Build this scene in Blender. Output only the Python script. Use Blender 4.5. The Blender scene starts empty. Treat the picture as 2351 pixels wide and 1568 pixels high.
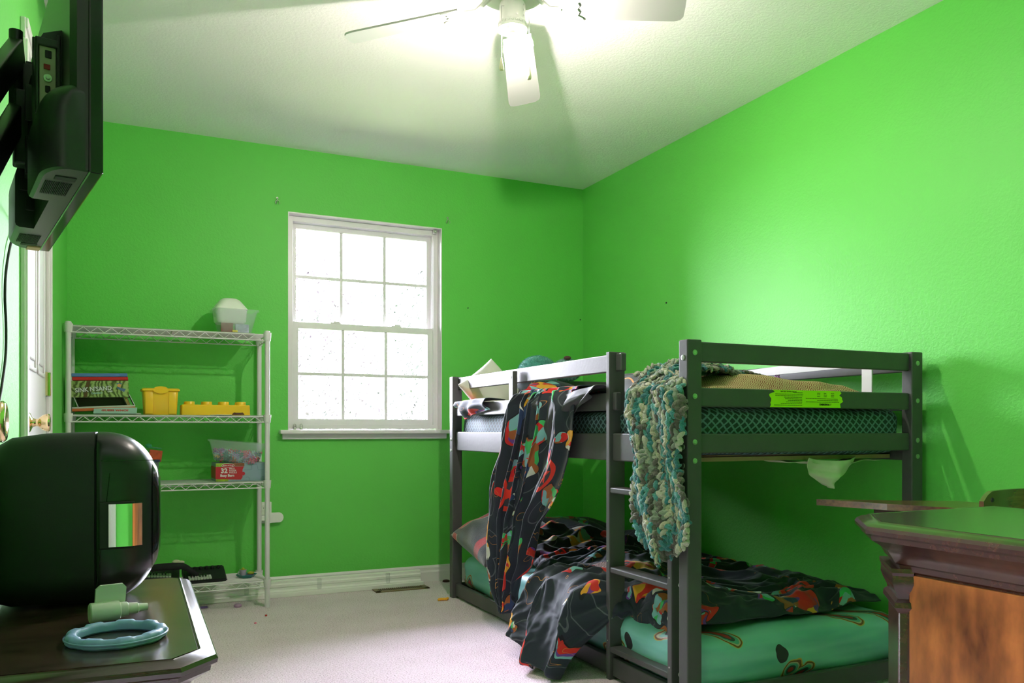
import bpy, bmesh, math, random
from mathutils import Vector, Matrix, Euler, noise
R = math.radians
C = bpy.context.scene.collection
rnd = random.Random(7)

# ---------------------------------------------------------------- camera, world, exposure
sc = bpy.context.scene
sc.view_settings.view_transform = 'Standard'
sc.view_settings.look = 'None'
sc.view_settings.gamma = 1.0
sc.view_settings.use_curve_mapping = False
sc.view_settings.exposure = 2.52
cam_d = bpy.data.cameras.new('camera')
cam = bpy.data.objects.new('camera', cam_d); C.objects.link(cam)
cam.location = (0, 0, 0.9)
cam.rotation_euler = (R(90), 0, R(-25.1))
cam_d.sensor_width = 36.0
cam_d.lens = 36.0 * 1880 / 2351
cam_d.shift_y = 200 / 2351
cam_d.clip_start = 0.05
sc.camera = cam
sc.cycles.max_bounces = 14
sc.cycles.diffuse_bounces = 8
sc.cycles.glossy_bounces = 4
sc.cycles.transparent_max_bounces = 16
sc.cycles.sample_clamp_indirect = 8.0
sc.cycles.caustics_reflective = False
sc.cycles.caustics_refractive = False

SKY = 18.0
world = bpy.data.worlds.new('overcast_sky'); sc.world = world
world.use_nodes = True
wn = world.node_tree; wn.nodes.clear()
wo = wn.nodes.new('ShaderNodeOutputWorld'); wb = wn.nodes.new('ShaderNodeBackground')
wt = wn.nodes.new('ShaderNodeTexCoord'); ws = wn.nodes.new('ShaderNodeSeparateXYZ')
wr = wn.nodes.new('ShaderNodeValToRGB')
wr.color_ramp.elements[0].position = 0.0; wr.color_ramp.elements[0].color = (0.55, 0.53, 0.60, 1)
wr.color_ramp.elements[1].position = 0.35; wr.color_ramp.elements[1].color = (0.90, 0.88, 1.06, 1)
wn.links.new(wt.outputs['Generated'], ws.inputs[0]); wn.links.new(ws.outputs['Z'], wr.inputs[0])
wn.links.new(wr.outputs[0], wb.inputs[0]); wb.inputs[1].default_value = SKY
wn.links.new(wb.outputs[0], wo.inputs[0])
# daylight portal in the window opening (guides sampling only, emits nothing itself)
pl = bpy.data.lights.new('window_portal', 'AREA'); pl.shape = 'RECTANGLE'; pl.size = 0.92; pl.size_y = 1.22
pl.cycles.is_portal = True
po = bpy.data.objects.new('window_portal', pl); C.objects.link(po)
po.location = (1.24, 4.76, 1.49); po.rotation_euler = (R(-90), 0, 0)
# second portal: unseen left wall gap, added to let in fill light
dp = bpy.data.lights.new('fill_gap_portal', 'AREA'); dp.shape = 'RECTANGLE'; dp.size = 0.12; dp.size_y = 2.0
dp.cycles.is_portal = True
dpo = bpy.data.objects.new('fill_gap_portal', dp); C.objects.link(dpo)
dpo.location = (-0.43, 0.59, 1.0); dpo.rotation_euler = (R(90), 0, R(-90))
BULB = 700.0

# ---------------------------------------------------------------- materials
def mat(name, col, rough=0.5, metal=0.0, bump=0.0, bscale=80.0, var=0.0, vscale=6.0, spec=0.5, coords='Object',
        emit=None, estr=0.0, sheen=0.0, coat=0.0, detail=3.0):
    m = bpy.data.materials.new(name); m.use_nodes = True
    nt = m.node_tree; b = nt.nodes['Principled BSDF']
    b.inputs['Base Color'].default_value = (*col, 1); b.inputs['Roughness'].default_value = rough
    b.inputs['Metallic'].default_value = metal; b.inputs['Specular IOR Level'].default_value = spec
    b.inputs['Sheen Weight'].default_value = sheen; b.inputs['Coat Weight'].default_value = coat
    tc = nt.nodes.new('ShaderNodeTexCoord')
    if bump > 0:
        n = nt.nodes.new('ShaderNodeTexNoise'); n.inputs['Scale'].default_value = bscale; n.inputs['Detail'].default_value = detail
        bp = nt.nodes.new('ShaderNodeBump'); bp.inputs['Strength'].default_value = bump; bp.inputs['Distance'].default_value = 0.01
        nt.links.new(tc.outputs[coords], n.inputs['Vector']); nt.links.new(n.outputs['Fac'], bp.inputs['Height'])
        nt.links.new(bp.outputs[0], b.inputs['Normal'])
    if var > 0:
        n2 = nt.nodes.new('ShaderNodeTexNoise'); n2.inputs['Scale'].default_value = vscale; n2.inputs['Detail'].default_value = 4
        mx = nt.nodes.new('ShaderNodeMix'); mx.data_type = 'RGBA'
        mx.inputs['A'].default_value = (*[c * (1 - var) for c in col], 1)
        mx.inputs['B'].default_value = (*[min(1, c * (1 + var)) for c in col], 1)
        nt.links.new(tc.outputs[coords], n2.inputs['Vector']); nt.links.new(n2.outputs['Fac'], mx.inputs['Factor'])
        nt.links.new(mx.outputs['Result'], b.inputs['Base Color'])
    if emit:
        b.inputs['Emission Color'].default_value = (*emit, 1); b.inputs['Emission Strength'].default_value = estr
    return m

def ramp(nt, stops, interp='LINEAR'):
    r = nt.nodes.new('ShaderNodeValToRGB'); cr = r.color_ramp; cr.interpolation = interp
    while len(cr.elements) < len(stops): cr.elements.new(0.5)
    for e, (p, c) in zip(cr.elements, stops):
        e.position = p; e.color = (*c, 1)
    return r

def math_node(nt, op, a, b=None, c=None, clamp=False):
    n = nt.nodes.new('ShaderNodeMath'); n.operation = op; n.use_clamp = clamp
    for i, v in enumerate((a, b, c)):
        if v is None: continue
        if isinstance(v, (int, float)): n.inputs[i].default_value = v
        else: nt.links.new(v, n.inputs[i])
    return n.outputs[0]

def wall_paint(name, col, rough=0.42, strength=0.32):
    m = bpy.data.materials.new(name); m.use_nodes = True
    nt = m.node_tree; b = nt.nodes['Principled BSDF']
    b.inputs['Roughness'].default_value = rough; b.inputs['Specular IOR Level'].default_value = .34
    tc = nt.nodes.new('ShaderNodeTexCoord')
    n = nt.nodes.new('ShaderNodeTexNoise'); n.inputs['Scale'].default_value = 75; n.inputs['Detail'].default_value = 3; n.inputs['Distortion'].default_value = 0.6
    r = ramp(nt, [(0.42, (0, 0, 0)), (0.6, (1, 1, 1))])
    bp = nt.nodes.new('ShaderNodeBump'); bp.inputs['Strength'].default_value = strength; bp.inputs['Distance'].default_value = 0.004
    nt.links.new(tc.outputs['Object'], n.inputs['Vector']); nt.links.new(n.outputs['Fac'], r.inputs[0])
    nt.links.new(r.outputs[0], bp.inputs['Height']); nt.links.new(bp.outputs[0], b.inputs['Normal'])
    n2 = nt.nodes.new('ShaderNodeTexNoise'); n2.inputs['Scale'].default_value = 1.7
    mx = nt.nodes.new('ShaderNodeMix'); mx.data_type = 'RGBA'
    mx.inputs['A'].default_value = (*[c * 0.96 for c in col], 1); mx.inputs['B'].default_value = (*[min(1, c * 1.04) for c in col], 1)
    nt.links.new(tc.outputs['Object'], n2.inputs['Vector']); nt.links.new(n2.outputs['Fac'], mx.inputs['Factor'])
    nt.links.new(mx.outputs['Result'], b.inputs['Base Color'])
    return m

def wood(name, dark, light, rough=0.3, scale=(1.0, 14.0, 14.0), coat=0.3, ring=3.0, bump=0.05):
    m = bpy.data.materials.new(name); m.use_nodes = True
    nt = m.node_tree; b = nt.nodes['Principled BSDF']
    b.inputs['Roughness'].default_value = rough; b.inputs['Coat Weight'].default_value = coat; b.inputs['Coat Roughness'].default_value = 0.2
    tc = nt.nodes.new('ShaderNodeTexCoord'); mp = nt.nodes.new('ShaderNodeMapping'); mp.inputs['Scale'].default_value = scale
    n = nt.nodes.new('ShaderNodeTexNoise'); n.inputs['Scale'].default_value = ring; n.inputs['Detail'].default_value = 6; n.inputs['Distortion'].default_value = 1.2
    n2 = nt.nodes.new('ShaderNodeTexNoise'); n2.inputs['Scale'].default_value = ring * 7; n2.inputs['Detail'].default_value = 5
    nt.links.new(tc.outputs['Object'], mp.inputs[0]); nt.links.new(mp.outputs[0], n.inputs['Vector']); nt.links.new(mp.outputs[0], n2.inputs['Vector'])
    mixf = math_node(nt, 'ADD', math_node(nt, 'MULTIPLY', n.outputs['Fac'], 0.7), math_node(nt, 'MULTIPLY', n2.outputs['Fac'], 0.3))
    r = ramp(nt, [(0.36, dark), (0.5, tuple((a + c) / 2 for a, c in zip(dark, light))), (0.62, light)])
    nt.links.new(mixf, r.inputs[0]); nt.links.new(r.outputs[0], b.inputs['Base Color'])
    bp = nt.nodes.new('ShaderNodeBump'); bp.inputs['Strength'].default_value = bump; bp.inputs['Distance'].default_value = 0.005
    nt.links.new(mixf, bp.inputs['Height']); nt.links.new(bp.outputs[0], b.inputs['Normal'])
    return m

def clear_plastic(name, tint=(0.9, 0.95, 0.95), alpha=0.35, rough=0.25):
    m = bpy.data.materials.new(name); m.use_nodes = True
    nt = m.node_tree; nt.nodes.clear()
    o = nt.nodes.new('ShaderNodeOutputMaterial'); t = nt.nodes.new('ShaderNodeBsdfTransparent'); p = nt.nodes.new('ShaderNodeBsdfPrincipled')
    t.inputs[0].default_value = (0.97, 0.98, 0.98, 1)
    p.inputs['Base Color'].default_value = (*tint, 1); p.inputs['Roughness'].default_value = rough
    tr = nt.nodes.new('ShaderNodeBsdfTranslucent'); tr.inputs[0].default_value = (*tint, 1)
    m1 = nt.nodes.new('ShaderNodeMixShader'); m1.inputs[0].default_value = 0.5
    nt.links.new(p.outputs[0], m1.inputs[1]); nt.links.new(tr.outputs[0], m1.inputs[2])
    mx = nt.nodes.new('ShaderNodeMixShader'); mx.inputs[0].default_value = alpha
    nt.links.new(t.outputs[0], mx.inputs[1]); nt.links.new(m1.outputs[0], mx.inputs[2]); nt.links.new(mx.outputs[0], o.inputs[0])
    return m

def pane_glass(name):
    m = bpy.data.materials.new(name); m.use_nodes = True
    nt = m.node_tree; nt.nodes.clear()
    o = nt.nodes.new('ShaderNodeOutputMaterial'); t = nt.nodes.new('ShaderNodeBsdfTransparent'); g = nt.nodes.new('ShaderNodeBsdfGlossy')
    g.inputs['Roughness'].default_value = 0.02; fr = nt.nodes.new('ShaderNodeFresnel'); fr.inputs[0].default_value = 1.45
    t.inputs[0].default_value = (0.97, 0.985, 0.98, 1)
    mx = nt.nodes.new('ShaderNodeMixShader')
    nt.links.new(fr.outputs[0], mx.inputs[0]); nt.links.new(t.outputs[0], mx.inputs[1]); nt.links.new(g.outputs[0], mx.inputs[2])
    nt.links.new(mx.outputs[0], o.inputs[0])
    return m

def carpet_mat():
    m = bpy.data.materials.new('beige_carpet'); m.use_nodes = True
    nt = m.node_tree; b = nt.nodes['Principled BSDF']; b.inputs['Roughness'].default_value = 0.95; b.inputs['Specular IOR Level'].default_value = 0.1
    b.inputs['Sheen Weight'].default_value = 0.2
    tc = nt.nodes.new('ShaderNodeTexCoord')
    n = nt.nodes.new('ShaderNodeTexNoise'); n.inputs['Scale'].default_value = 170; n.inputs['Detail'].default_value = 3
    n3 = nt.nodes.new('ShaderNodeTexNoise'); n3.inputs['Scale'].default_value = 5; n3.inputs['Detail'].default_value = 4
    nt.links.new(tc.outputs['Object'], n.inputs['Vector']); nt.links.new(tc.outputs['Object'], n3.inputs['Vector'])
    f = math_node(nt, 'ADD', n.outputs['Fac'], math_node(nt, 'MULTIPLY', n3.outputs['Fac'], 0.16))
    r = ramp(nt, [(0.36, (0.44, 0.31, 0.36)), (0.55, (0.80, 0.62, 0.72)), (0.78, (0.95, 0.79, 0.90))])
    nt.links.new(f, r.inputs[0]); nt.links.new(r.outputs[0], b.inputs['Base Color'])
    bp = nt.nodes.new('ShaderNodeBump'); bp.inputs['Strength'].default_value = 0.9; bp.inputs['Distance'].default_value = 0.008
    nt.links.new(n.outputs['Fac'], bp.inputs['Height']); nt.links.new(bp.outputs[0], b.inputs['Normal'])
    return m

M = {}
M['green'] = wall_paint('green_wall_paint', (0.135, 0.57, 0.09), 0.50, 0.13)
M['ceiling'] = wall_paint('ceiling_paint', (0.96, 0.87, 0.94), rough=0.8, strength=0.16)
M['carpet'] = carpet_mat()
M['trim'] = mat('white_trim_paint', (0.76, 0.71, 0.74), 0.35, bump=0.03, bscale=25, var=0.04)
M['vinyl'] = mat('white_vinyl', (0.77, 0.73, 0.76), 0.35)
M['bed'] = mat('dark_grey_painted_wood', (0.070, 0.066, 0.068), 0.45, bump=0.04, bscale=60, var=0.12, vscale=14)
M['metal'] = mat('zinc_screw', (0.55, 0.55, 0.52), 0.3, 1.0)
M['brass'] = mat('polished_brass', (0.86, 0.66, 0.36), 0.12, 1.0)
M['chrome'] = mat('chrome', (0.85, 0.85, 0.86), 0.06, 1.0)
M['black'] = mat('black_plastic', (0.010, 0.011, 0.012), 0.38)
M['blackgloss'] = mat('gloss_black_plastic', (0.012, 0.012, 0.013), 0.1)
M['blackmatte'] = mat('matt_black_plastic', (0.008, 0.008, 0.009), 0.6, bump=0.05, bscale=400)
M['tvback'] = mat('dark_tv_plastic', (0.022, 0.024, 0.023), 0.33, bump=0.02, bscale=300)
M['rack'] = mat('white_coated_wire', (0.70, 0.66, 0.69), 0.35)
M['liner'] = clear_plastic('frosted_shelf_liner', (0.75, 0.8, 0.76), 0.75, 0.4)
M['dresser'] = wood('dark_walnut_frame', (0.018, 0.006, 0.004), (0.045, 0.016, 0.009), 0.25)
M['dresser_top'] = wood('worn_walnut_top', (0.022, 0.012, 0.009), (0.07, 0.04, 0.028), 0.2, (1.0, 3.0, 3.0), 0.5, 4.0)
M['panel'] = wood('figured_walnut_panel', (0.05, 0.012, 0.003), (0.40, 0.125, 0.03), 0.32, (2.0, 2.0, 0.7), 0.3, 2.4)
M['deskwood'] = wood('varnished_oak_desk', (0.06, 0.016, 0.006), (0.17, 0.055, 0.018), 0.25, (2.0, 14.0, 14.0), 0.5, 2.0)
M['yellow'] = mat('yellow_plastic', (0.90, 0.52, 0.02), 0.35, sheen=0)
M['clear'] = clear_plastic('clear_bin_plastic', (0.85, 0.88, 0.93), 0.20, 0.25)
M['white'] = mat('white_plastic', (0.78, 0.78, 0.74), 0.4)
M['card'] = mat('white_card', (0.62, 0.62, 0.62), 0.7)
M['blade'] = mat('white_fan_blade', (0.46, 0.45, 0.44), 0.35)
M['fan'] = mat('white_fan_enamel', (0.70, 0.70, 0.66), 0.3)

# ---------------------------------------------------------------- mesh helpers
def xf(bm, verts, mtx):
    if mtx is not None: bmesh.ops.transform(bm, matrix=mtx, verts=verts)

def box(bm, x0, x1, y0, y1, z0, z1, bev=0.0, seg=2, mtx=None):
    r = bmesh.ops.create_cube(bm, size=1.0)
    vs = r['verts']
    for v in vs:
        v.co = Vector((x0 + (v.co.x + .5) * (x1 - x0), y0 + (v.co.y + .5) * (y1 - y0), z0 + (v.co.z + .5) * (z1 - z0)))
    if bev > 0:
        es = list({e for v in vs for e in v.link_edges})
        r2 = bmesh.ops.bevel(bm, geom=es, offset=bev, segments=seg, affect='EDGES', profile=0.5)
        vs = list({v for f in r2['faces'] for v in f.verts} | {v for v in vs if v.is_valid})
        comp = set(vs); st = list(vs)
        while st:
            v = st.pop()
            for e in v.link_edges:
                o = e.other_vert(v)
                if o not in comp: comp.add(o); st.append(o)
        vs = list(comp)
    xf(bm, vs, mtx)
    return vs

def tube(bm, pts, r, seg=8, cap=True, closed=False):
    pts = [Vector(p) for p in pts]; n = len(pts)
    rr = r if isinstance(r, (list, tuple)) else [r] * n
    rings = []; up = None
    for i, p in enumerate(pts):
        if closed: t = (pts[(i + 1) % n] - pts[i - 1])
        else: t = (pts[min(i + 1, n - 1)] - pts[max(i - 1, 0)])
        t.normalize()
        if up is None:
            up = Vector((0, 0, 1)) if abs(t.z) < .9 else Vector((1, 0, 0))
            a = t.cross(up).normalized()
        else:
            a = (a - t * a.dot(t))
            a = a.normalized() if a.length > 1e-6 else t.orthogonal().normalized()
        b_ = t.cross(a)
        rings.append([bm.verts.new(p + (a * math.cos(2 * math.pi * k / seg) + b_ * math.sin(2 * math.pi * k / seg)) * rr[i]) for k in range(seg)])
    m_ = n if closed else n - 1
    for i in range(m_):
        A, B = rings[i], rings[(i + 1) % n]
        for k in range(seg):
            bm.faces.new((A[k], A[(k + 1) % seg], B[(k + 1) % seg], B[k]))
    if cap and not closed:
        bm.faces.new(list(reversed(rings[0]))); bm.faces.new(rings[-1])
    return [v for q in rings for v in q]

def lathe(bm, prof, seg=32, mtx=None):
    rings = []
    for (r, z) in prof:
        if r < 1e-6: rings.append([bm.verts.new((0, 0, z))])
        else: rings.append([bm.verts.new((r * math.cos(2 * math.pi * k / seg), r * math.sin(2 * math.pi * k / seg), z)) for k in range(seg)])
    for A, B in zip(rings, rings[1:]):
        for k in range(seg):
            k2 = (k + 1) % seg
            if len(A) == 1 and len(B) == 1: continue
            if len(A) == 1: bm.faces.new((A[0], B[k2], B[k]))
            elif len(B) == 1: bm.faces.new((A[k], A[k2], B[0]))
            else: bm.faces.new((A[k], A[k2], B[k2], B[k]))
    vs = [v for q in rings for v in q]
    xf(bm, vs, mtx)
    return vs

def prism(bm, pts, z0, z1, mtx=None):
    a = [bm.verts.new((p[0], p[1], z0)) for p in pts]; b_ = [bm.verts.new((p[0], p[1], z1)) for p in pts]
    n = len(pts)
    bm.faces.new(list(reversed(a))); bm.faces.new(b_)
    for i in range(n): bm.faces.new((a[i], a[(i + 1) % n], b_[(i + 1) % n], b_[i]))
    xf(bm, a + b_, mtx)
    return a + b_

def loft(bm, loops, cap=True):
    rings = [[bm.verts.new(p) for p in L] for L in loops]
    n = len(rings[0])
    for A, B in zip(rings, rings[1:]):
        for k in range(n): bm.faces.new((A[k], A[(k + 1) % n], B[(k + 1) % n], B[k]))
    if cap:
        bm.faces.new(list(reversed(rings[0]))); bm.faces.new(rings[-1])
    return [v for q in rings for v in q]

def ball(bm, c, r, sub=2, sc_=(1, 1, 1), mtx=None):
    q = bmesh.ops.create_icosphere(bm, subdivisions=sub, radius=r)['verts']
    for v in q: v.co = Vector((v.co.x * sc_[0] + c[0], v.co.y * sc_[1] + c[1], v.co.z * sc_[2] + c[2]))
    xf(bm, q, mtx)
    return q

def BM(): return bmesh.new()

def obj(name, bm, m, parent=None, smooth=False, loc=None):
    bmesh.ops.recalc_face_normals(bm, faces=bm.faces[:])
    me = bpy.data.meshes.new(name); bm.to_mesh(me); bm.free()
    o = bpy.data.objects.new(name, me); C.objects.link(o)
    for mm in (m if isinstance(m, (list, tuple)) else [m]): me.materials.append(mm)
    if smooth is True:
        for p in me.polygons: p.use_smooth = True
    elif smooth:
        for p in me.polygons: p.use_smooth = True
        md = me.set_sharp_from_angle(angle=R(smooth))
    if parent is not None: o.parent = parent
    if loc is not None: o.location = loc
    return o

def thing(name, label, cat, loc=(0, 0, 0), rz=0.0, group=None):
    o = bpy.data.objects.new(name, None); C.objects.link(o)
    o.empty_display_size = 0.05
    o.location = loc; o.rotation_euler = (0, 0, rz); o['label'] = label; o['category'] = cat
    if group: o['group'] = group
    return o

def tag(o, label, cat, group=None, kind=None):
    o['label'] = label; o['category'] = cat
    if group: o['group'] = group
    if kind: o['kind'] = kind
    return o

def struct(name, bm, m, label=None, cat=None, smooth=False, loc=None):
    o = obj(name, bm, m, None, smooth, loc); o['kind'] = 'structure'
    if label: o['label'] = label
    if cat: o['category'] = cat
    return o

def text_mesh(name, body, size, m, parent, loc, rot, extrude=0.0004, align='CENTER', offset=0.0, xs=1.0, bevel=0.0):
    cu = bpy.data.curves.new(name, 'FONT'); cu.body = body; cu.size = size; cu.extrude = extrude
    cu.align_x = align; cu.align_y = 'CENTER'; cu.offset = offset; cu.resolution_u = 3
    t = bpy.data.objects.new(name + '_tmp', cu); C.objects.link(t)
    bpy.context.view_layer.update()
    me = bpy.data.meshes.new_from_object(t.evaluated_get(bpy.context.evaluated_depsgraph_get()))
    bpy.data.objects.remove(t)
    me.name = name; me.materials.clear(); me.materials.append(m)
    o = bpy.data.objects.new(name, me); C.objects.link(o); o.parent = parent
    o.location = loc; o.rotation_euler = rot; o.scale = (xs, 1, 1)
    return o
# ---------------------------------------------------------------- the room
XL, XR, YB, YF, ZC = -0.275, 2.653, 4.585, -0.45, 2.44
WX0, WX1, WZ0, WZ1 = 0.792, 1.687, 0.893, 2.09      # window opening
T = 0.14
bm = BM(); box(bm, XL - T, XR + T, YF - T, YB + T, -0.08, 0.0); struct('floor', bm, M['carpet'], 'beige cut-pile carpet over the whole floor', 'carpet')
bm = BM(); box(bm, XL - T, XR + T, YF - T, YB + T, ZC, ZC + 0.08); struct('ceiling', bm, M['ceiling'], 'off-white textured ceiling', 'ceiling')
bm = BM()
def quadwall(bm, x0, x1, z0, z1, y0=YB, y1=YB + T): box(bm, x0, x1, y0, y1, z0, z1)
quadwall(bm, XL - T, WX0, 0, ZC); quadwall(bm, WX1, XR + T, 0, ZC); quadwall(bm, WX0, WX1, 0, WZ0 - 0.02); quadwall(bm, WX0, WX1, WZ1, ZC)
struct('wall_back', bm, M['green'], 'bright green wall with the window in it', 'wall')
bm = BM(); box(bm, XR, XR + T, YF - T, YB, 0, ZC); struct('wall_right', bm, M['green'], 'bright green wall behind the bunk bed', 'wall')
bm = BM()
for (a, b_, z0, z1) in ((YF - T, .53, 0, ZC), (.53, .65, 2.0, ZC), (.65, 2.72, 0, ZC), (3.43, YB, 0, ZC), (2.72, 3.43, 2.0, ZC)): box(bm, XL - T, XL, a, b_, z0, z1)  # narrow near slot is an added opening, out of view, for fill light
box(bm, XL - T - .02, XL - T + .02, 2.72, 3.43, 0, 2.0)
struct('wall_left', bm, M['green'], 'green wall behind the television', 'wall')
bm = BM(); box(bm, XL - T, XR + T, YF - T, YF, 0, ZC); struct('wall_front', bm, M['green'], 'green wall behind the camera', 'wall')

def baseboard(name, p0, p1, n, label):
    # profile extruded from p0 to p1, n = inward normal
    prof = [(0, 0), (0.014, 0), (0.014, 0.055), (0.010, 0.066), (0.010, 0.082), (0.004, 0.092), (0, 0.094)]
    bm = BM(); A = []; B = []
    for d, z in prof:
        A.append((p0[0] + n[0] * d, p0[1] + n[1] * d, z)); B.append((p1[0] + n[0] * d, p1[1] + n[1] * d, z))
    loft(bm, [A, B]); return struct(name, bm, M['trim'], label, 'baseboard')
baseboard('baseboard_back', (XL, YB), (XR, YB), (0, -1), 'white painted baseboard under the window wall')
baseboard('baseboard_right', (XR, YF), (XR, YB), (-1, 0), 'white baseboard behind the bunk bed')
baseboard('baseboard_left', (XL, 3.50), (XL, YB), (1, 0), 'white baseboard beside the closet door')

# ---- window
win = thing('window_1', 'white double-hung window with six-pane sashes above the carpet', 'window', (1.2395, YB, WZ0)); win['kind'] = 'structure'
W2 = (WX1 - WX0) / 2; H = WZ1 - WZ0
bm = BM()   # white plaster return lining the opening
rt = 0.006
box(bm, -W2, -W2 + rt, -0.002, 0.10, 0.0042, H - rt - .0002); box(bm, W2 - rt, W2, -0.002, 0.10, 0.0042, H - rt - .0002); box(bm, -W2, W2, -0.0022, 0.10, H - rt, H)
box(bm, -W2, W2, 0.0, 0.10, -.02, 0.004)
obj('window_reveal', bm, M['trim'], win)
bm = BM()   # outer vinyl frame
fy0, fy1 = 0.052, 0.135; ft = 0.030
i2, hh = W2 - rt, H - rt
e_ = .0004
box(bm, -i2 + e_, -i2 + ft, fy0, fy1, 0.0046, hh - e_, .002); box(bm, i2 - ft, i2 - e_, fy0, fy1, 0.0046, hh - e_, .002)
box(bm, -i2 + ft - .003, i2 - ft + .003, fy0 + .0006, fy1 - .0006, hh - ft, hh - e_ * 2, .002); box(bm, -i2 + ft - .003, i2 - ft + .003, fy0 + .0006, fy1 - .0006, 0.0050, 0.030, .002)
box(bm, -i2 + ft - .004, -i2 + ft + .004, fy0 + .012, fy0 + .02, 0.03, hh - ft); box(bm, i2 - ft - .004, i2 - ft + .004, fy0 + .012, fy0 + .02, 0.03, hh - ft)
obj('window_frame', bm, M['vinyl'], win)
def sash(name, z0, z1, y0, y1, botr, topr, st):
    x0, x1 = -i2 + ft - .002, i2 - ft + .002
    bm = BM(); box(bm, x0, x0 + st, y0, y1, z0, z1, .003); box(bm, x1 - st, x1, y0, y1, z0, z1, .003)
    box(bm, x0 + st - .004, x1 - st + .004, y0 + .0005, y1 - .0005, z0 + .0005, z0 + botr, .002); box(bm, x0 + st - .004, x1 - st + .004, y0 + .0005, y1 - .0005, z1 - topr, z1 - .0005, .002)
    s = obj(name, bm, M['vinyl'], win)
    gx0, gx1, gz0, gz1 = x0 + st, x1 - st, z0 + botr, z1 - topr; ym = (y0 + y1) / 2
    bm = BM(); box(bm, gx0 - .003, gx1 + .003, ym - .001, ym + .001, gz0 - .003, gz1 + .003); obj('window_pane', bm, M['glass'], s)
    bm = BM(); w = 0.009
    for k in (1, 2):
        x = gx0 + (gx1 - gx0) * k / 3; box(bm, x - w, x + w, ym - .007, ym + .007, gz0, gz1, .003)
    z = (gz0 + gz1) / 2; box(bm, gx0, gx1, ym - .006, ym + .006, z - w, z + w, .003)
    obj('muntin', bm, M['vinyl'], s)
    return s
M['glass'] = pane_glass('window_glass')
zm = 0.585
up = sash('upper_sash', zm - 0.018, hh - ft + .002, 0.098, 0.126, 0.03, 0.030, 0.028)
lo = sash('lower_sash', 0.028, zm + 0.020, 0.062, 0.092, 0.034, 0.036, 0.034)
for sx in (-0.17, 0.19):
    bm = BM(); box(bm, sx - .03, sx + .03, .066, .09, zm + .020, zm + .027, .002); box(bm, sx - .012, sx + .025, .068, .082, zm + .027, zm + .034, .002)
    obj('sash_lock', bm, M['vinyl'], lo)
bm = BM(); box(bm, -W2 - .050, W2 + .040, -0.060, 0.056, -0.022, 0.0, .006, 3); box(bm, -W2 - .034, W2 + .024, -0.022, 0.0, -0.052, -0.020, .004)
sill = obj('window_sill', bm, M['trim'], win)
sill['label'] = 'slightly grey painted window stool'
# small hooks in the window corner and on the wall
def cup_hook(loc, label, s=1.0):
    t = thing('wall_hook', label, 'hook', loc, 0, 'small wire hooks round the window')
    bm = BM(); pts = []
    for k in range(15):
        a = R(-40 + 260 * k / 14); pts.append((0.011 * math.cos(a) * s, -0.012, -0.006 * s + 0.011 * math.sin(a) * s * 1.3))
    tube(bm, [(0, 0, .022 * s), (0, -.008, .022 * s), (0, -0.012, .014 * s)] + pts[::-1], 0.0016 * s, 6)
    obj('hook_wire', bm, M['metal'], t, True)
    bm = BM(); lathe(bm, [(0, 0.001), (.0055, 0.001), (.0055, -.003), (0, -.003)], 12, Matrix.Translation((0, -.001, .022 * s)) @ Matrix.Rotation(R(90), 4, 'X')); obj('screw_plate', bm, M['metal'], t)
    return t
cup_hook((0.735, YB, 2.135), 'small wire hook in the green wall, up left of the window')
cup_hook((1.723, YB, 2.135), 'small wire hook in the green wall, up right of the window')
bm = BM(); box(bm, -.012, .012, 0.02, .05, -.022, 0, .003); tube(bm, [(0, .02, -.01), (0, .005, -.012), (0, .003, -.022)], .003, 6)
t_ = obj('curtain_bracket', bm, M['metal'], None, False, (1.655, YB, WZ1 - .006)); tag(t_, 'small metal bracket in the top right corner of the window', 'bracket')
for i, (x, lab) in enumerate(((0.835, 'small metal latch at the left end of the window stool'), (0.870, 'small metal latch on the stool beside the sash stile'))):
    bm = BM(); box(bm, x - .007, x + .007, YB + .028, YB + .046, WZ0, WZ0 + .012, .002)
    tube(bm, [(x - .006, YB + .036, WZ0 + .010), (x - .006, YB + .036, WZ0 + .028), (x, YB + .036, WZ0 + .034), (x + .006, YB + .036, WZ0 + .028), (x + .006, YB + .036, WZ0 + .010)], .0022, 6)
    tag(obj('window_latch', bm, M['metal'], None, 30), lab, 'latch', 'latches standing on the window stool')
def nail(loc, axis, label):
    bm = BM(); lathe(bm, [(0, 0), (.0035, 0), (.0035, .004), (0, .005)], 10, Matrix.Rotation(R(90), 4, axis)); o = obj('wall_nail', bm, M['blackmatte'], None, False, loc)
    tag(o, label, 'nail', 'nails in the green walls')
nail((1.854, YB, 1.627), 'X', 'tiny dark nail in the window wall, right of the window')
bm = BM(); lathe(bm, [(0, 0), (.0045, 0), (.0045, .004), (0, .005)], 10, Matrix.Rotation(R(-90), 4, 'Y')); tag(obj('wall_nail', bm, M['blackmatte'], None, False, (XR, 3.68, 1.585)), 'tiny dark nail in the wall above the bunk bed', 'nail', 'nails in the green walls')
nail((2.632, YB, 1.600), 'X', 'tiny dark nail in the room corner above the bunk bed')

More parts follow.
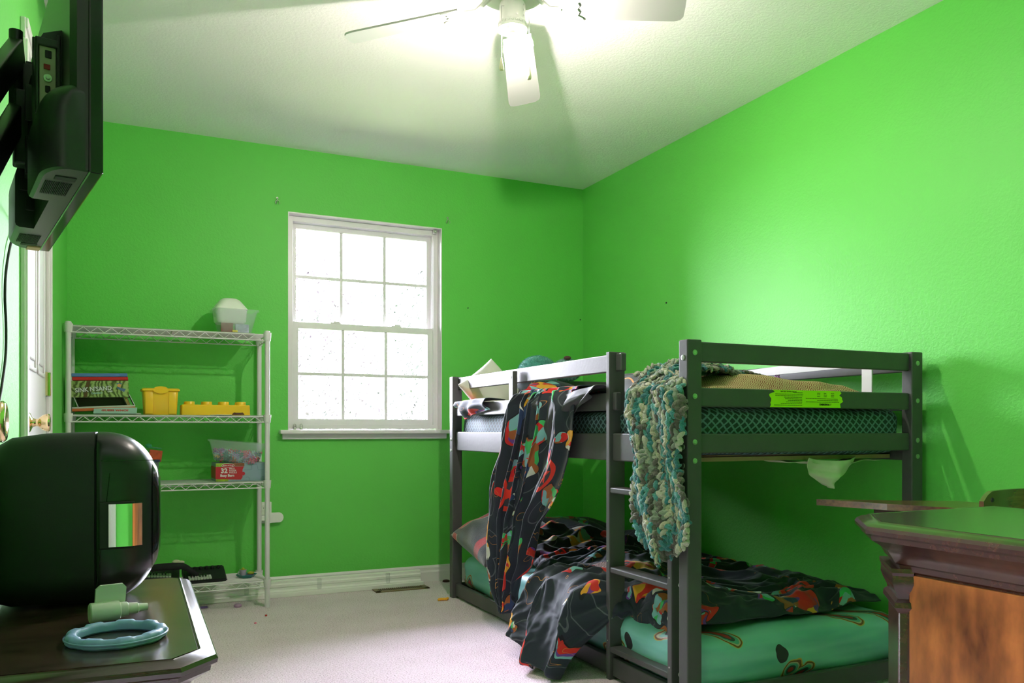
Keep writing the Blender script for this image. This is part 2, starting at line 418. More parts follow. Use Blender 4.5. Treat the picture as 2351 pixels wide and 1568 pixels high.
# ---- closet door with its casing, in the left wall
d1 = thing('door_1', 'white panelled closet door in the left wall', 'door', (XL, 2.72, 0)); d1['kind'] = 'structure'
bm = BM(); box(bm, -.03, .002, 0.003, .707, .012, 1.995)
for (y0, y1) in ((.10, .325), (.385, .61)):
    for (z0, z1) in ((1.08, 1.86), (.12, .86)):
        # raised rim, sunken field and raised centre of one moulded panel
        for (a, b_, c, d) in ((y0, y0 + .014, z0, z1), (y1 - .014, y1, z0, z1), (y0, y1, z0, z0 + .014), (y0, y1, z1 - .014, z1)): box(bm, .002, .008, a, b_, c, d, .003)
        box(bm, .002, .0065, y0 + .035, y1 - .035, z0 + .035, z1 - .035, .004)
obj('door_leaf', bm, M['trim'], d1)
def knob_profile():
    return [(0, 0), (.030, 0), (.031, .003), (.026, .007), (.014, .012), (.011, .020), (.0115, .026), (.016, .031), (.0225, .038), (.0265, .048), (.0270, .054), (.024, .0575), (.018, .0585), (.013, .0570), (0, .0565)]
bm = BM(); lathe(bm, knob_profile(), 36, Matrix.Translation((.004, .10, .918)) @ Matrix.Rotation(R(90), 4, 'Y')); k_ = obj('door_knob', bm, M['brass'], d1, 40); k_['label'] = 'round polished brass knob'
for z in (1.02, .20, 1.80):
    bm = BM(); tube(bm, [(.012, .712, z), (.012, .712, z + .085)], .0065, 10); box(bm, .001, .010, .690, .738, z, z + .085, .001)
    h_ = obj('hinge', bm, M['brass'], d1); h_['label'] = 'brass hinge'
bm = BM(); cw = .058; ct = .020
for (a, b_, z0, z1) in ((-cw, 0.0, 0, 2.0), (.71, .71 + cw, 0, 2.0), (-cw, .71 + cw, 2.0003, 2.0 + cw)):
    box(bm, 0, ct * .7, a, b_, z0, z1, .003); 
    if z0 == 0: box(bm, .0005, ct, a + (.0012 if a < 0 else cw * .45), a + (cw * .55 if a < 0 else cw - .0012), .0008, z1 - .0012, .004)
    else: box(bm, .0008, ct + .0004, a + .0018, b_ - .0018, z0 + cw * .45, z1 - .0006, .004)
obj('door_casing', bm, M['trim'], d1)

# ---- near door, standing open flat beside the camera, only its knob reaches into the picture
d2 = thing('door_2', 'open white door at the left edge showing only its large brass knob', 'door', (-.235, .66, 0)); d2['kind'] = 'structure'
bm = BM(); box(bm, 0, .035, 0, .76, .012, 2.0, .002)
for z0, z1 in ((.15, .85), (1.1, 1.85)):
    for y0, y1 in ((.1, .33), (.43, .66)): box(bm, .035, .040, y0, y1, z0, z1, .004)
obj('door_leaf', bm, M['trim'], d2)
bm = BM(); lathe(bm, knob_profile(), 40, Matrix.Translation((.035, .572, .909)) @ Matrix.Rotation(R(90), 4, 'Y')); obj('door_knob', bm, M['brass'], d2, 40)

# ---- floor register, outlet, plastic strip
t = thing('floor_vent', 'brown metal floor register in the carpet below the window', 'vent', (1.383, 4.44, 0))
mv = mat('brown_vent_metal', (0.22, 0.15, 0.075), 0.4, 0.3)
bm = BM(); box(bm, -.155, .155, -.07, -.045, 0, .006, .002); box(bm, -.155, .155, .045, .07, 0, .006, .002); box(bm, -.155, -.125, -.07, .07, 0, .006, .002); box(bm, .125, .155, -.07, .07, 0, .006, .002)
obj('vent_frame', bm, mv, t)
for k in range(22):
    bm = BM(); box(bm, -.122 + k * .0116, -.1175 + k * .0116, -.047, .047, .001, .005); obj('louvre', bm, mv, t)
bm = BM(); box(bm, -.13, .13, -.05, .05, .0005, .0012); obj('vent_throat', bm, M['blackmatte'], t)

t = thing('wall_outlet', 'white duplex outlet behind the shelf post with a plug in its lower socket', 'outlet', (.668, YB, .445))
bm = BM(); box(bm, -.036, .036, -.006, .001, -.058, .058, .004, 3); obj('cover_plate', bm, M['white'], t)
bm = BM(); box(bm, -.017, .017, -.009, -.004, -.038, -.010, .006, 3); obj('socket', bm, M['white'], t)
bm = BM(); box(bm, -.017, .017, -.009, -.004, .010, .038, .006, 3); s_ = obj('socket', bm, M['white'], t)
for x in (-.007, .007):
    bm = BM(); box(bm, x - .001, x + .001, -.0095, -.008, .020, .030); obj('slot', bm, M['blackmatte'], s_)
t = thing('night_light', 'flat oval white night light plugged into the outlet beside the shelf', 'night light', (.715, YB - .012, .418))
bm = BM(); n_ = 24; pts = []
for k in range(n_):
    a = 2 * math.pi * k / n_; pts.append((.027 * math.cos(a) * 1.0 + (.022 if math.cos(a) > 0 else -.022), .028 * math.sin(a)))
prism(bm, pts, 0, .012, Matrix.Translation((0, -.004, 0)) @ Matrix.Rotation(R(90), 4, 'X'))
bmesh.ops.bevel(bm, geom=[e for e in bm.edges if abs(e.verts[0].co.y - e.verts[1].co.y) < 1e-6], offset=.003, segments=2, affect='EDGES')
obj('light_body', bm, M['white'], t, 40)
bm = BM(); box(bm, -.070, -.035, -.028, -.002, -.014, .014, .004); obj('plug', bm, M['white'], t)

t = thing('window_blind', 'long white ribbed plastic blind piece lying along the baseboard', 'blind', (.28, 4.50, 0))
L = 1.24
bm = BM()
prof = [(0, 0.006), (-.018, .006), (-.026, .012), (-.026, .030), (-.016, .038), (-.016, .050), (-.020, .054), (-.020, .066), (-.012, .072), (-.012, .084), (0, .090), (.012, .088), (.012, .006)]
A = [(0, 0 + y, z) for y, z in prof]; B = [(L, y, z) for y, z in prof]; loft(bm, [A, B]); obj('slat_stack', bm, M['white'], t, 30)
bm = BM(); box(bm, -.01, L + .012, -.040, -.028, .0, .026, .004); box(bm, -.01, L + .012, -.032, -.024, .001, .022, .003); obj('bottom_rail', bm, M['white'], t)
for x in (.28, .66, 1.045):
    bm = BM(); box(bm, x - .011, x + .011, -.030, -.010, .028, .086, .004); obj('ladder_clip', bm, M['clear'], t)

# ---- crumbs and small toys on the carpet
bm = BM()
for k in range(7): ball(bm, ((k - 3) * .008, rnd.uniform(-.006, .006), .006 + rnd.uniform(0, .003)), .0075, 2)
tag(obj('popcorn_snack', bm, mat('orange_snack', (.95, .45, .03), .6), None, True, (1.492, 4.035, .001)), 'small orange lumpy snack on the carpet by the bed post', 'snack')
bm = BM(); lathe(bm, [(0, 0), (.02, 0), (.022, .004), (.018, .010), (0, .012)], 20); tag(obj('hair_tie', bm, mat('brown_cloth', (.07, .02, .015), .8), None, True, (1.69, 4.52, .001)), 'small dark brown disc on the carpet against the baseboard', 'disc')
bm = BM(); ball(bm, (0, 0, .005), .006, 1, (1, 1.3, .8)); tag(obj('bead', bm, mat('red_bead', (.6, .02, .02), .4), None, True, (.598, 4.055, .0)), 'tiny red bead on the open carpet in front of the shelf', 'bead', 'beads dropped on the carpet')
bm = BM(); ball(bm, (0, 0, .004), .006, 1, (1.2, 1, .7)); tag(obj('bead', bm, mat('pink_bead', (.75, .16, .25), .4), None, True, (.53, 3.92, .0)), 'tiny pink bead on the open carpet near the dresser corner', 'bead', 'beads dropped on the carpet')
bm = BM(); lathe(bm, [(0, 0), (.018, 0), (.020, .010), (.012, .016), (0, .017)], 14); tag(obj('toy_pot', bm, mat('mauve_plastic', (.42, .25, .42), .45), None, True, (.50, 4.33, .0)), 'small mauve toy pot on the carpet under the wire shelf', 'toy')
bm = BM(); box(bm, -.03, .03, -.008, .008, 0, .010, .003); tag(obj('toy_block', bm, mat('violet_plastic', (.20, .10, .36), .45), None, False, (.33, 4.37, .0)), 'small violet toy bar on the carpet under the wire shelf', 'toy')

# ---- right baseboard socket of the garden outside the window
def foliage(name, label, loc, r, col, n, leaf, sc_=(1, 1, 1), cat='shrub', group=None, trunk=True):
    t = thing(name, label, cat, loc, 0, group)
    rg = random.Random(hash(label) % 1000 if False else int(loc[0] * 10 + loc[1] * 7 + 50))
    bm = BM()
    for _ in range(n):
        d = Vector((rg.gauss(0, 1), rg.gauss(0, 1), rg.gauss(0, 1))).normalized() * (rg.random() ** .16)
        c = Vector((d.x * r * sc_[0], d.y * r * sc_[1], d.z * r * sc_[2] + r * sc_[2]))
        a = Vector((rg.gauss(0, 1), rg.gauss(0, 1), rg.gauss(0, 1))).normalized(); b_ = a.orthogonal().normalized()
        l = leaf * rg.uniform(.6, 1.3)
        vs = [bm.verts.new(c + a * l), bm.verts.new(c + b_ * l * .45), bm.verts.new(c - a * l), bm.verts.new(c - b_ * l * .45)]
        bm.faces.new(vs)
    obj('foliage', bm, mat(name + '_leaves', col, .6, var=.3, vscale=1.5), t)
    if trunk:
        bm = BM(); tube(bm, [(0, 0, -1.6), (.05, 0, 0), (0, .05, r * sc_[2])], [.12, .09, .05], 8); obj('trunk', bm, mat(name + '_bark', (.08, .06, .05), .9), t)
    return t
bm = BM(); box(bm, -20, 30, YB + .5, 40, -.75, -.6); struct('lawn_ground', bm, mat('lawn', (.10, .14, .05), .9, var=.4), 'lawn outside the window', 'lawn')
foliage('plum_tree', 'purple-leaved tree outside, left through the window', (1.55, 10.0, .35), 1.35, (.028, .018, .026), 15000, .034, (1.1, 1, 1.0), 'tree')
foliage('green_tree', 'green leafy tree outside, middle of the window', (4.2, 15.5, .2), 1.9, (.019, .023, .018), 14000, .055, (1.2, 1, .9), 'tree')
foliage('garden_shrub', 'pale green shrub outside, lower right of the window', (4.7, 12.0, -.6), 1.1, (.024, .026, .019), 9000, .045, (1, 1, 1), 'shrub', None, False)
foliage('tall_tree', 'distant green tree outside, upper right of the window', (9.0, 22.0, 1.0), 2.3, (.020, .024, .0195), 12000, .075, (1, 1, 1.1), 'tree')
bm = BM()
for k in range(26): box(bm, 1.6 + k * .16, 1.74 + k * .16, 13.5, 13.53, -.6, .55)
box(bm, 1.6, 5.8, 13.53, 13.57, .3, .38)
tag(obj('wooden_fence', bm, mat('fence_wood', (.018, .012, .012), .8), None), 'reddish board fence outside, low behind the shrubs', 'fence')
# ---------------------------------------------------------------- bunk bed
BX0, BX1, BY0, BY1 = 1.556, 2.600, 2.050, 4.110
bed = thing('bunk_bed', 'low dark grey wooden bunk bed with ladder along the right wall', 'bunk bed', (BX0, BY0, 0))
LX, LY = BX1 - BX0, BY1 - BY0
PW, PD, PH = .055, .045, 1.176
for (x, y) in ((0, 0), (LX - PW, 0), (0, LY - PD), (LX - PW, LY - PD)):
    bm = BM(); box(bm, x, x + PW, y, y + PD, 0, PH, .004, 2); p = obj('post', bm, M['bed'], bed)
    for z in (1.135, 1.000, .858, .800):
        bp_ = [(0, .0022), (.004, .0022), (.0045, .001), (.0048, .0024), (.0085, .0018), (.009, 0)]
        if y < 1: bm = BM(); lathe(bm, bp_, 14, Matrix.Translation((x + PW / 2, 0, z)) @ Matrix.Rotation(R(90), 4, 'X')); obj('bolt', bm, M['metal'], p, 40)
        if x < .5: bm = BM(); lathe(bm, bp_, 14, Matrix.Translation((x, y + PD / 2, z - .015)) @ Matrix.Rotation(R(-90), 4, 'Y')); obj('bolt', bm, M['metal'], p, 40)
def rail(name, x0, x1, y0, y1, z0, z1, par=bed):
    bm = BM(); box(bm, x0, x1, y0, y1, z0, z1, .004, 2); return obj(name, bm, M['bed'], par)
fx0, fx1 = .018, .040
ly_far, ly_near = .455, .085       # ladder stringers (local y)
for xa, xb in ((fx0, fx1), (LX - fx1, LX - fx0)):
    y0r = ly_far - .02 if xa < .5 else PD
    rail('guard_rail', xa + (.012 if xa < .5 else 0), xb + (.012 if xa < .5 else 0), (ly_far - .035) if xa < .5 else PD, LY - PD, 1.106, 1.170)
    rail('guard_rail', xa, xb, y0r, LY - PD, .966, 1.030)
    rail('side_board', xa, xb, PD, LY - PD, .785, .883)
    rail('bottom_board', xa, xb, PD, LY - PD, .012, .078)
for ya, yb in ((.012, .034), (LY - .034, LY - .012)):
    rail('end_rail', PW, LX - PW, ya, yb, 1.108, 1.171)
    rail('end_rail', PW, LX - PW, ya, yb, .968, 1.028)
    rail('end_rail', PW, LX - PW, ya, yb, .822, .884)
    rail('end_board', PW, LX - PW, ya, yb, .012, .078)
cs = rail('guard_support', -.006, .018, 3.30 - BY0, 3.345 - BY0, .80, 1.158)
bm = BM(); lathe(bm, [(0, .002), (.007, .002), (.009, 0)], 14, Matrix.Translation((-.006, 3.3225 - BY0, 1.13)) @ Matrix.Rotation(R(-90), 4, 'Y')); obj('bolt', bm, M['metal'], cs)
lad = []
for yy, zt in ((ly_far, 1.176), (ly_near, 1.03)):
    bm = BM(); box(bm, 0.002, .068, yy, yy + .023, 0, zt, .003, 2)
    st = obj('ladder_stile', bm, M['bed'], bed)
    for z in (.69, .405, .12):
        if yy < .2: bm = BM(); lathe(bm, [(0, .0022), (.006, .0022), (.0075, 0)], 12, Matrix.Translation((.035, yy, z - .003)) @ Matrix.Rotation(R(90), 4, 'X')); obj('bolt', bm, M['metal'], st)
        bm = BM(); lathe(bm, [(0, .001), (.0025, .001), (.003, 0)], 8, Matrix.Translation((.002, yy + .012, z + .02)) @ Matrix.Rotation(R(-90), 4, 'Y')); obj('bolt', bm, M['metal'], st)
for z in (.69, .405, .12):
    rail('ladder_rung', .004, .066, ly_near + .023, ly_far, z - .020, z)
mat('plywood', (.42, .26, .14), .6)
for k in range(13): bm = BM(); box(bm, .05, LX - .05, .10 + k * .148, .17 + k * .148, .792, .806); obj('slat', bm, bpy.data.materials['plywood'], bed)
for k in range(10): bm = BM(); box(bm, .05, LX - .05, .10 + k * .2, .17 + k * .2, .03, .045); obj('slat', bm, bpy.data.materials['plywood'], bed)

# patterned fabrics -------------------------------------------------------
def uvout(nt, scale=1.0):
    uv = nt.nodes.new('ShaderNodeUVMap'); mp = nt.nodes.new('ShaderNodeMapping'); mp.inputs['Scale'].default_value = (scale,) * 3
    nt.links.new(uv.outputs[0], mp.inputs[0]); return mp.outputs[0]

def mixc(nt, f, a, b):
    m = nt.nodes.new('ShaderNodeMix'); m.data_type = 'RGBA'
    for k, v in (('Factor', f), ('A', a), ('B', b)):
        if isinstance(v, tuple): m.inputs[k].default_value = (*v, 1)
        elif isinstance(v, (int, float)): m.inputs[k].default_value = v
        else: nt.links.new(v, m.inputs[k])
    return m.outputs['Result']

def fabric_fine_bump(nt, b, vec, s=900, st=.15):
    n = nt.nodes.new('ShaderNodeTexNoise'); n.inputs['Scale'].default_value = s
    w = nt.nodes.new('ShaderNodeTexNoise'); w.inputs['Scale'].default_value = 16; w.inputs['Detail'].default_value = 2
    nt.links.new(vec, n.inputs['Vector']); nt.links.new(vec, w.inputs['Vector'])
    h = math_node(nt, 'ADD', math_node(nt, 'MULTIPLY', n.outputs['Fac'], .08), w.outputs['Fac'])
    bp = nt.nodes.new('ShaderNodeBump'); bp.inputs['Strength'].default_value = st; bp.inputs['Distance'].default_value = .01
    nt.links.new(h, bp.inputs['Height']); nt.links.new(bp.outputs[0], b.inputs['Normal'])

def comforter_mat():
    # slate fabric scattered with warm, red, white and green cartoon-like patches, star badges and faint swirls
    m = bpy.data.materials.new('patterned_comforter_fabric'); m.use_nodes = True
    nt = m.node_tree; b = nt.nodes['Principled BSDF']; b.inputs['Roughness'].default_value = .72; b.inputs['Sheen Weight'].default_value = .14
    b.inputs['Specular IOR Level'].default_value = .22
    vec = uvout(nt)
    dn = nt.nodes.new('ShaderNodeTexNoise'); dn.inputs['Scale'].default_value = 9; dn.inputs['Detail'].default_value = 1
    nt.links.new(vec, dn.inputs['Vector'])
    off = nt.nodes.new('ShaderNodeVectorMath'); off.operation = 'MULTIPLY_ADD'
    off.inputs[1].default_value = (.12, .12, 0); nt.links.new(dn.outputs['Color'], off.inputs[0]); nt.links.new(vec, off.inputs[2])
    wv = off.outputs[0]
    base = (0.020, 0.026, 0.038)
    # faint swirls
    v0 = nt.nodes.new('ShaderNodeTexVoronoi'); v0.inputs['Scale'].default_value = 5; nt.links.new(vec, v0.inputs['Vector'])
    ringf = math_node(nt, 'LESS_THAN', math_node(nt, 'ABSOLUTE', math_node(nt, 'SUBTRACT', v0.outputs['Distance'], .33)), .012)
    col = mixc(nt, math_node(nt, 'MULTIPLY', ringf, .35), base, (.22, .23, .25))
    pal = [(0.0, (.62, .03, .02)), (.17, (.75, .34, .03)), (.34, (.60, .58, .52)), (.47, (.03, .055, .13)), (.58, (.35, .10, .03)), (.68, (.05, .42, .12)), (.75, (.20, .42, .45)), (.84, (.60, .02, .02)), (.93, (.16, .05, .28))]
    def layer(col, scale, thr, keep, seedoff):
        v = nt.nodes.new('ShaderNodeTexVoronoi'); v.inputs['Scale'].default_value = scale
        mp = nt.nodes.new('ShaderNodeMapping'); mp.inputs['Location'].default_value = (seedoff, seedoff * 1.7, 0)
        nt.links.new(wv, mp.inputs[0]); nt.links.new(mp.outputs[0], v.inputs['Vector'])
        sp = nt.nodes.new('ShaderNodeSeparateColor'); nt.links.new(v.outputs['Color'], sp.inputs[0])
        # sub shapes inside one patch
        v2 = nt.nodes.new('ShaderNodeTexVoronoi'); v2.inputs['Scale'].default_value = scale * 3.2
        nt.links.new(mp.outputs[0], v2.inputs['Vector'])
        s2 = nt.nodes.new('ShaderNodeSeparateColor'); nt.links.new(v2.outputs['Color'], s2.inputs[0])
        idx = math_node(nt, 'FRACT', math_node(nt, 'ADD', sp.outputs[0], math_node(nt, 'MULTIPLY', s2.outputs[0], .30)))
        r = ramp(nt, pal, 'CONSTANT'); nt.links.new(idx, r.inputs[0])
        inside = math_node(nt, 'MULTIPLY', math_node(nt, 'LESS_THAN', v.outputs['Distance'], thr), math_node(nt, 'GREATER_THAN', sp.outputs[1], keep))
        rim = math_node(nt, 'MULTIPLY', math_node(nt, 'LESS_THAN', v.outputs['Distance'], thr + .03), math_node(nt, 'GREATER_THAN', sp.outputs[1], keep))
        c = mixc(nt, rim, col, (.012, .012, .016))
        return mixc(nt, inside, c, r.outputs[0])
    col = layer(col, 6.0, .42, .38, 0.0)
    col = layer(col, 10.0, .36, .62, 3.3)
    # thin amber scribbles
    ns = nt.nodes.new('ShaderNodeTexNoise'); ns.inputs['Scale'].default_value = 6; ns.inputs['Detail'].default_value = 2; nt.links.new(vec, ns.inputs['Vector'])
    line = math_node(nt, 'LESS_THAN', math_node(nt, 'ABSOLUTE', math_node(nt, 'SUBTRACT', ns.outputs['Fac'], .62)), .0020)
    col = mixc(nt, line, col, (.55, .22, .05))
    # red round badges holding a star
    sx = nt.nodes.new('ShaderNodeSeparateXYZ'); nt.links.new(vec, sx.inputs[0])
    cell = .60
    fu = math_node(nt, 'SUBTRACT', math_node(nt, 'FRACT', math_node(nt, 'DIVIDE', sx.outputs[0], cell)), .5)
    fv = math_node(nt, 'SUBTRACT', math_node(nt, 'FRACT', math_node(nt, 'DIVIDE', sx.outputs[1], cell)), .5)
    rr = math_node(nt, 'MULTIPLY', 1.22, math_node(nt, 'SQRT', math_node(nt, 'ADD', math_node(nt, 'MULTIPLY', fu, fu), math_node(nt, 'MULTIPLY', fv, fv))))
    ang = math_node(nt, 'ARCTAN2', fv, fu)
    tri = math_node(nt, 'ABSOLUTE', math_node(nt, 'SUBTRACT', math_node(nt, 'FRACT', math_node(nt, 'MULTIPLY', ang, 5 / (2 * math.pi))), .5))
    starr = math_node(nt, 'ADD', .038, math_node(nt, 'MULTIPLY', math_node(nt, 'POWER', math_node(nt, 'MULTIPLY', tri, 2.0), 1.5), .075))
    disc = math_node(nt, 'LESS_THAN', rr, .165)
    inner = math_node(nt, 'LESS_THAN', rr, .118)
    star = math_node(nt, 'LESS_THAN', rr, starr)
    col = mixc(nt, disc, col, (.68, .035, .02))
    col = mixc(nt, inner, col, (.045, .05, .06))
    col = mixc(nt, star, col, (.70, .04, .02))
    nt.links.new(col, b.inputs['Base Color'])
    fabric_fine_bump(nt, b, vec)
    return m
M['comforter'] = comforter_mat()

def lattice_mat():
    m = bpy.data.materials.new('blue_lattice_sheet'); m.use_nodes = True
    nt = m.node_tree; b = nt.nodes['Principled BSDF']; b.inputs['Roughness'].default_value = .7
    tc = nt.nodes.new('ShaderNodeTexCoord'); s = nt.nodes.new('ShaderNodeSeparateXYZ'); nt.links.new(tc.outputs['Object'], s.inputs[0])
    u = math_node(nt, 'MULTIPLY', math_node(nt, 'ADD', s.outputs[0], s.outputs[1]), 1 / .016)
    v = math_node(nt, 'MULTIPLY', s.outputs[2], 1 / .014)
    a = math_node(nt, 'ABSOLUTE', math_node(nt, 'SINE', math_node(nt, 'MULTIPLY', math_node(nt, 'ADD', u, v), 1.57)))
    c = math_node(nt, 'ABSOLUTE', math_node(nt, 'SINE', math_node(nt, 'MULTIPLY', math_node(nt, 'SUBTRACT', u, v), 1.57)))
    f = math_node(nt, 'LESS_THAN', math_node(nt, 'MINIMUM', a, c), .42)
    nt.links.new(mixc(nt, f, (.012, .022, .035), (.13, .21, .26)), b.inputs['Base Color'])
    return m
M['lattice'] = lattice_mat()

def teal_sheet():
    m = bpy.data.materials.new('teal_printed_sheet'); m.use_nodes = True
    nt = m.node_tree; b = nt.nodes['Principled BSDF']; b.inputs['Roughness'].default_value = .45
    tc = nt.nodes.new('ShaderNodeTexCoord'); s = nt.nodes.new('ShaderNodeSeparateXYZ'); nt.links.new(tc.outputs['Object'], s.inputs[0])
    cb = nt.nodes.new('ShaderNodeCombineXYZ')
    nt.links.new(math_node(nt, 'ADD', s.outputs[0], s.outputs[1]), cb.inputs[0]); nt.links.new(math_node(nt, 'ADD', s.outputs[2], math_node(nt, 'MULTIPLY', s.outputs[0], .0)), cb.inputs[1])
    dn = nt.nodes.new('ShaderNodeTexNoise'); dn.inputs['Scale'].default_value = 11; nt.links.new(tc.outputs['Object'], dn.inputs['Vector'])
    off = nt.nodes.new('ShaderNodeVectorMath'); off.operation = 'MULTIPLY_ADD'; off.inputs[1].default_value = (.05, .05, 0)
    nt.links.new(dn.outputs['Color'], off.inputs[0]); nt.links.new(cb.outputs[0], off.inputs[2])
    v = nt.nodes.new('ShaderNodeTexVoronoi'); v.inputs['Scale'].default_value = 6.2; v.inputs['Randomness'].default_value = .8; v.voronoi_dimensions = '2D'
    nt.links.new(off.outputs[0], v.inputs['Vector'])
    sp = nt.nodes.new('ShaderNodeSeparateColor'); nt.links.new(v.outputs['Color'], sp.inputs[0])
    n = nt.nodes.new('ShaderNodeTexNoise'); n.inputs['Scale'].default_value = 2.0; mp = nt.nodes.new('ShaderNodeMapping'); mp.inputs['Scale'].default_value = (1, 1, 9)
    nt.links.new(tc.outputs['Object'], mp.inputs[0]); nt.links.new(mp.outputs[0], n.inputs['Vector'])
    r0 = ramp(nt, [(.35, (.14, .42, .40)), (.65, (.26, .58, .56))]); nt.links.new(n.outputs['Fac'], r0.inputs[0])
    d = v.outputs['Distance']
    rings = ramp(nt, [(0.0, (.45, .03, .03)), (.08, (.03, .05, .06)), (.13, (.10, .36, .30)), (.18, (.50, .42, .28)), (.21, (.20, .06, .02)), (.245, (.60, .36, .08)), (.27, (.18, .45, .42))], 'CONSTANT')
    nt.links.new(d, rings.inputs[0])
    on = math_node(nt, 'MULTIPLY', math_node(nt, 'LESS_THAN', d, .265), math_node(nt, 'GREATER_THAN', sp.outputs[1], .62))
    on2 = math_node(nt, 'MULTIPLY', math_node(nt, 'LESS_THAN', d, .17), math_node(nt, 'LESS_THAN', sp.outputs[1], .22))
    c = mixc(nt, on, r0.outputs[0], rings.outputs[0])
    c = mixc(nt, on2, c, (.03, .03, .035))
    nt.links.new(c, b.inputs['Base Color'])
    return m
M['teal_sheet'] = teal_sheet()

def soft_box(name, m, label, cat, x0, x1, y0, y1, z0, z1, rad=.05, wr=.006, res=.03, seed=0, top_soft=True):
    """mattress: rounded box with gentle wrinkles, world coordinates"""
    bm = BM(); nx, ny, nz = int((x1 - x0) / res), int((y1 - y0) / res), max(3, int((z1 - z0) / res))
    bmesh.ops.create_cube(bm, size=1.0)
    bmesh.ops.subdivide_edges(bm, edges=[e for e in bm.edges if abs(e.verts[0].co.x - e.verts[1].co.x) > .5], cuts=nx, use_grid_fill=True)
    bmesh.ops.subdivide_edges(bm, edges=[e for e in bm.edges if abs(e.verts[0].co.y - e.verts[1].co.y) > .5], cuts=ny, use_grid_fill=True)
    bmesh.ops.subdivide_edges(bm, edges=[e for e in bm.edges if abs(e.verts[0].co.z - e.verts[1].co.z) > .5], cuts=nz, use_grid_fill=True)
    cx, cy, cz_ = (x0 + x1) / 2, (y0 + y1) / 2, (z0 + z1) / 2
    for v in bm.verts:
        p = Vector((v.co.x * (x1 - x0), v.co.y * (y1 - y0), v.co.z * (z1 - z0)))
        q = Vector((max(-(x1 - x0) / 2 + rad, min((x1 - x0) / 2 - rad, p.x)), max(-(y1 - y0) / 2 + rad, min((y1 - y0) / 2 - rad, p.y)), max(-(z1 - z0) / 2 + rad, min((z1 - z0) / 2 - rad, p.z))))
        d = p - q
        if d.length > 1e-6: p = q + d.normalized() * min(rad, max(abs(d.x), abs(d.y), abs(d.z)))
        w = noise.noise(Vector((p.x * 5 + p.z * 14 + seed, p.y * 5 + p.z * 9, p.z * 4))) * wr
        p = p + (d.normalized() if d.length > 1e-6 else Vector((0, 0, 0))) * w
        v.co = p + Vector((cx, cy, cz_))
    o = obj(name, bm, m, None, True)
    return tag(o, label, cat)
soft_box('mattress', M['lattice'], 'upper bunk mattress in a dark blue lattice-print sheet', 'mattress', BX0 + .048, BX1 - .048, BY0 + .045, BY1 - .045, .808, .975, .05, .008, .03, 1)
soft_box('mattress', M['teal_sheet'], 'lower bunk mattress in a teal printed sheet', 'mattress', BX0 + .048, BX1 - .048, BY0 + .045, BY1 - .045, .047, .232, .06, .012, .03, 5)

# warning sticker, printed upside down on the middle end rail
M['neon'] = mat('neon_sticker', (.50, .80, .0), .4)
M['ink'] = mat('black_ink', (.01, .015, .005), .6)
st = thing('warning_sticker', 'neon yellow-green warning sticker upside down on the bed end rail', 'sticker', (2.055, BY0 + .0115, .999))
bm = BM(); rg = random.Random(3); pts = []
for k in range(9): pts.append((-.158 + rg.uniform(-.006, .008) + (.012 if k > 6 else 0), -.0285 + .057 * k / 8))
for k in range(9): pts.append((.155 + rg.uniform(-.010, .008) - .008 * math.sin(k), .0285 - .057 * k / 8))
prism(bm, pts, 0, .0006, Matrix.Rotation(R(90), 4, 'X')); obj('sticker_sheet', bm, M['neon'], st)
rotU = (R(90), R(180), 0)
text_mesh('printed_word', 'WARNING', .0095, M['ink'], st, (.078, -.0009, -.0175), rotU, .0002, offset=.0004)
text_mesh('printed_word', '\u25b3', .008, M['ink'], st, (.106, -.0009, -.0175), rotU, .0002)
text_mesh('printed_word', 'DO NOT REMOVE THIS LABEL', .0052, M['ink'], st, (-.082, -.0009, .0235), rotU, .0002)
bm = BM()
def fine_line(x0, x1, z):
    x = x0
    while x < x1 - .002:
        w = min(rg.uniform(.003, .009), x1 - x); box(bm, x, x + w, -.0009, -.0006, z - .0008, z + .0008); x += w + .0013
for i, (a, b_) in enumerate(((-.143, -.022), (-.115, -.022), (-.092, -.022), (-.084, -.022), (-.096, -.022), (-.100, -.02), (-.138, -.018), (-.138, -.018), (-.062, -.018))): fine_line(a, b_, -.0215 + i * .0052)
for a, b_, z in ((-.005, .145, -.0095), (.045, .14, -.004), (-.006, .142, .0015)): fine_line(a, b_, z)
for z in (.009, .0145, .020):
    for x in (.045, .075, .108): fine_line(x, x + .014, z)
obj('fine_print', bm, M['ink'], st)

# ---------------------------------------------------------------- wire shelf
SX0, SX1, SY0, SY1 = -.250, .634, 4.262, 4.545
sh = thing('wire_shelf', 'white four-tier wire shelving unit in the corner by the window', 'shelf', (SX0, SY0, 0))
sw, sd = SX1 - SX0, SY1 - SY0
lev = (.132, .630, .960, 1.372)
for (x, y) in ((0, 0), (sw, 0), (0, sd), (sw, sd)):
    bm = BM(); tube(bm, [(x, y, .0), (x, y, 1.388)], .0125, 18)
    for z in [k * .0254 for k in range(1, 54)]: pass
    lathe(bm, [(0, 1.394), (.012, 1.392), (.0145, 1.386), (.0145, 1.380), (.0125, 1.380)], 18, Matrix.Translation((x, y, 0)))
    p = obj('post', bm, M['rack'], sh, 40)
    for z in lev:
        bm = BM(); lathe(bm, [(.0125, z - .030), (.0165, z - .030), (.0195, z + .006), (.0195, z + .010), (.0125, z + .010)], 18, Matrix.Translation((x, y, 0)))
        obj('collar', bm, M['rack'], p, 40)
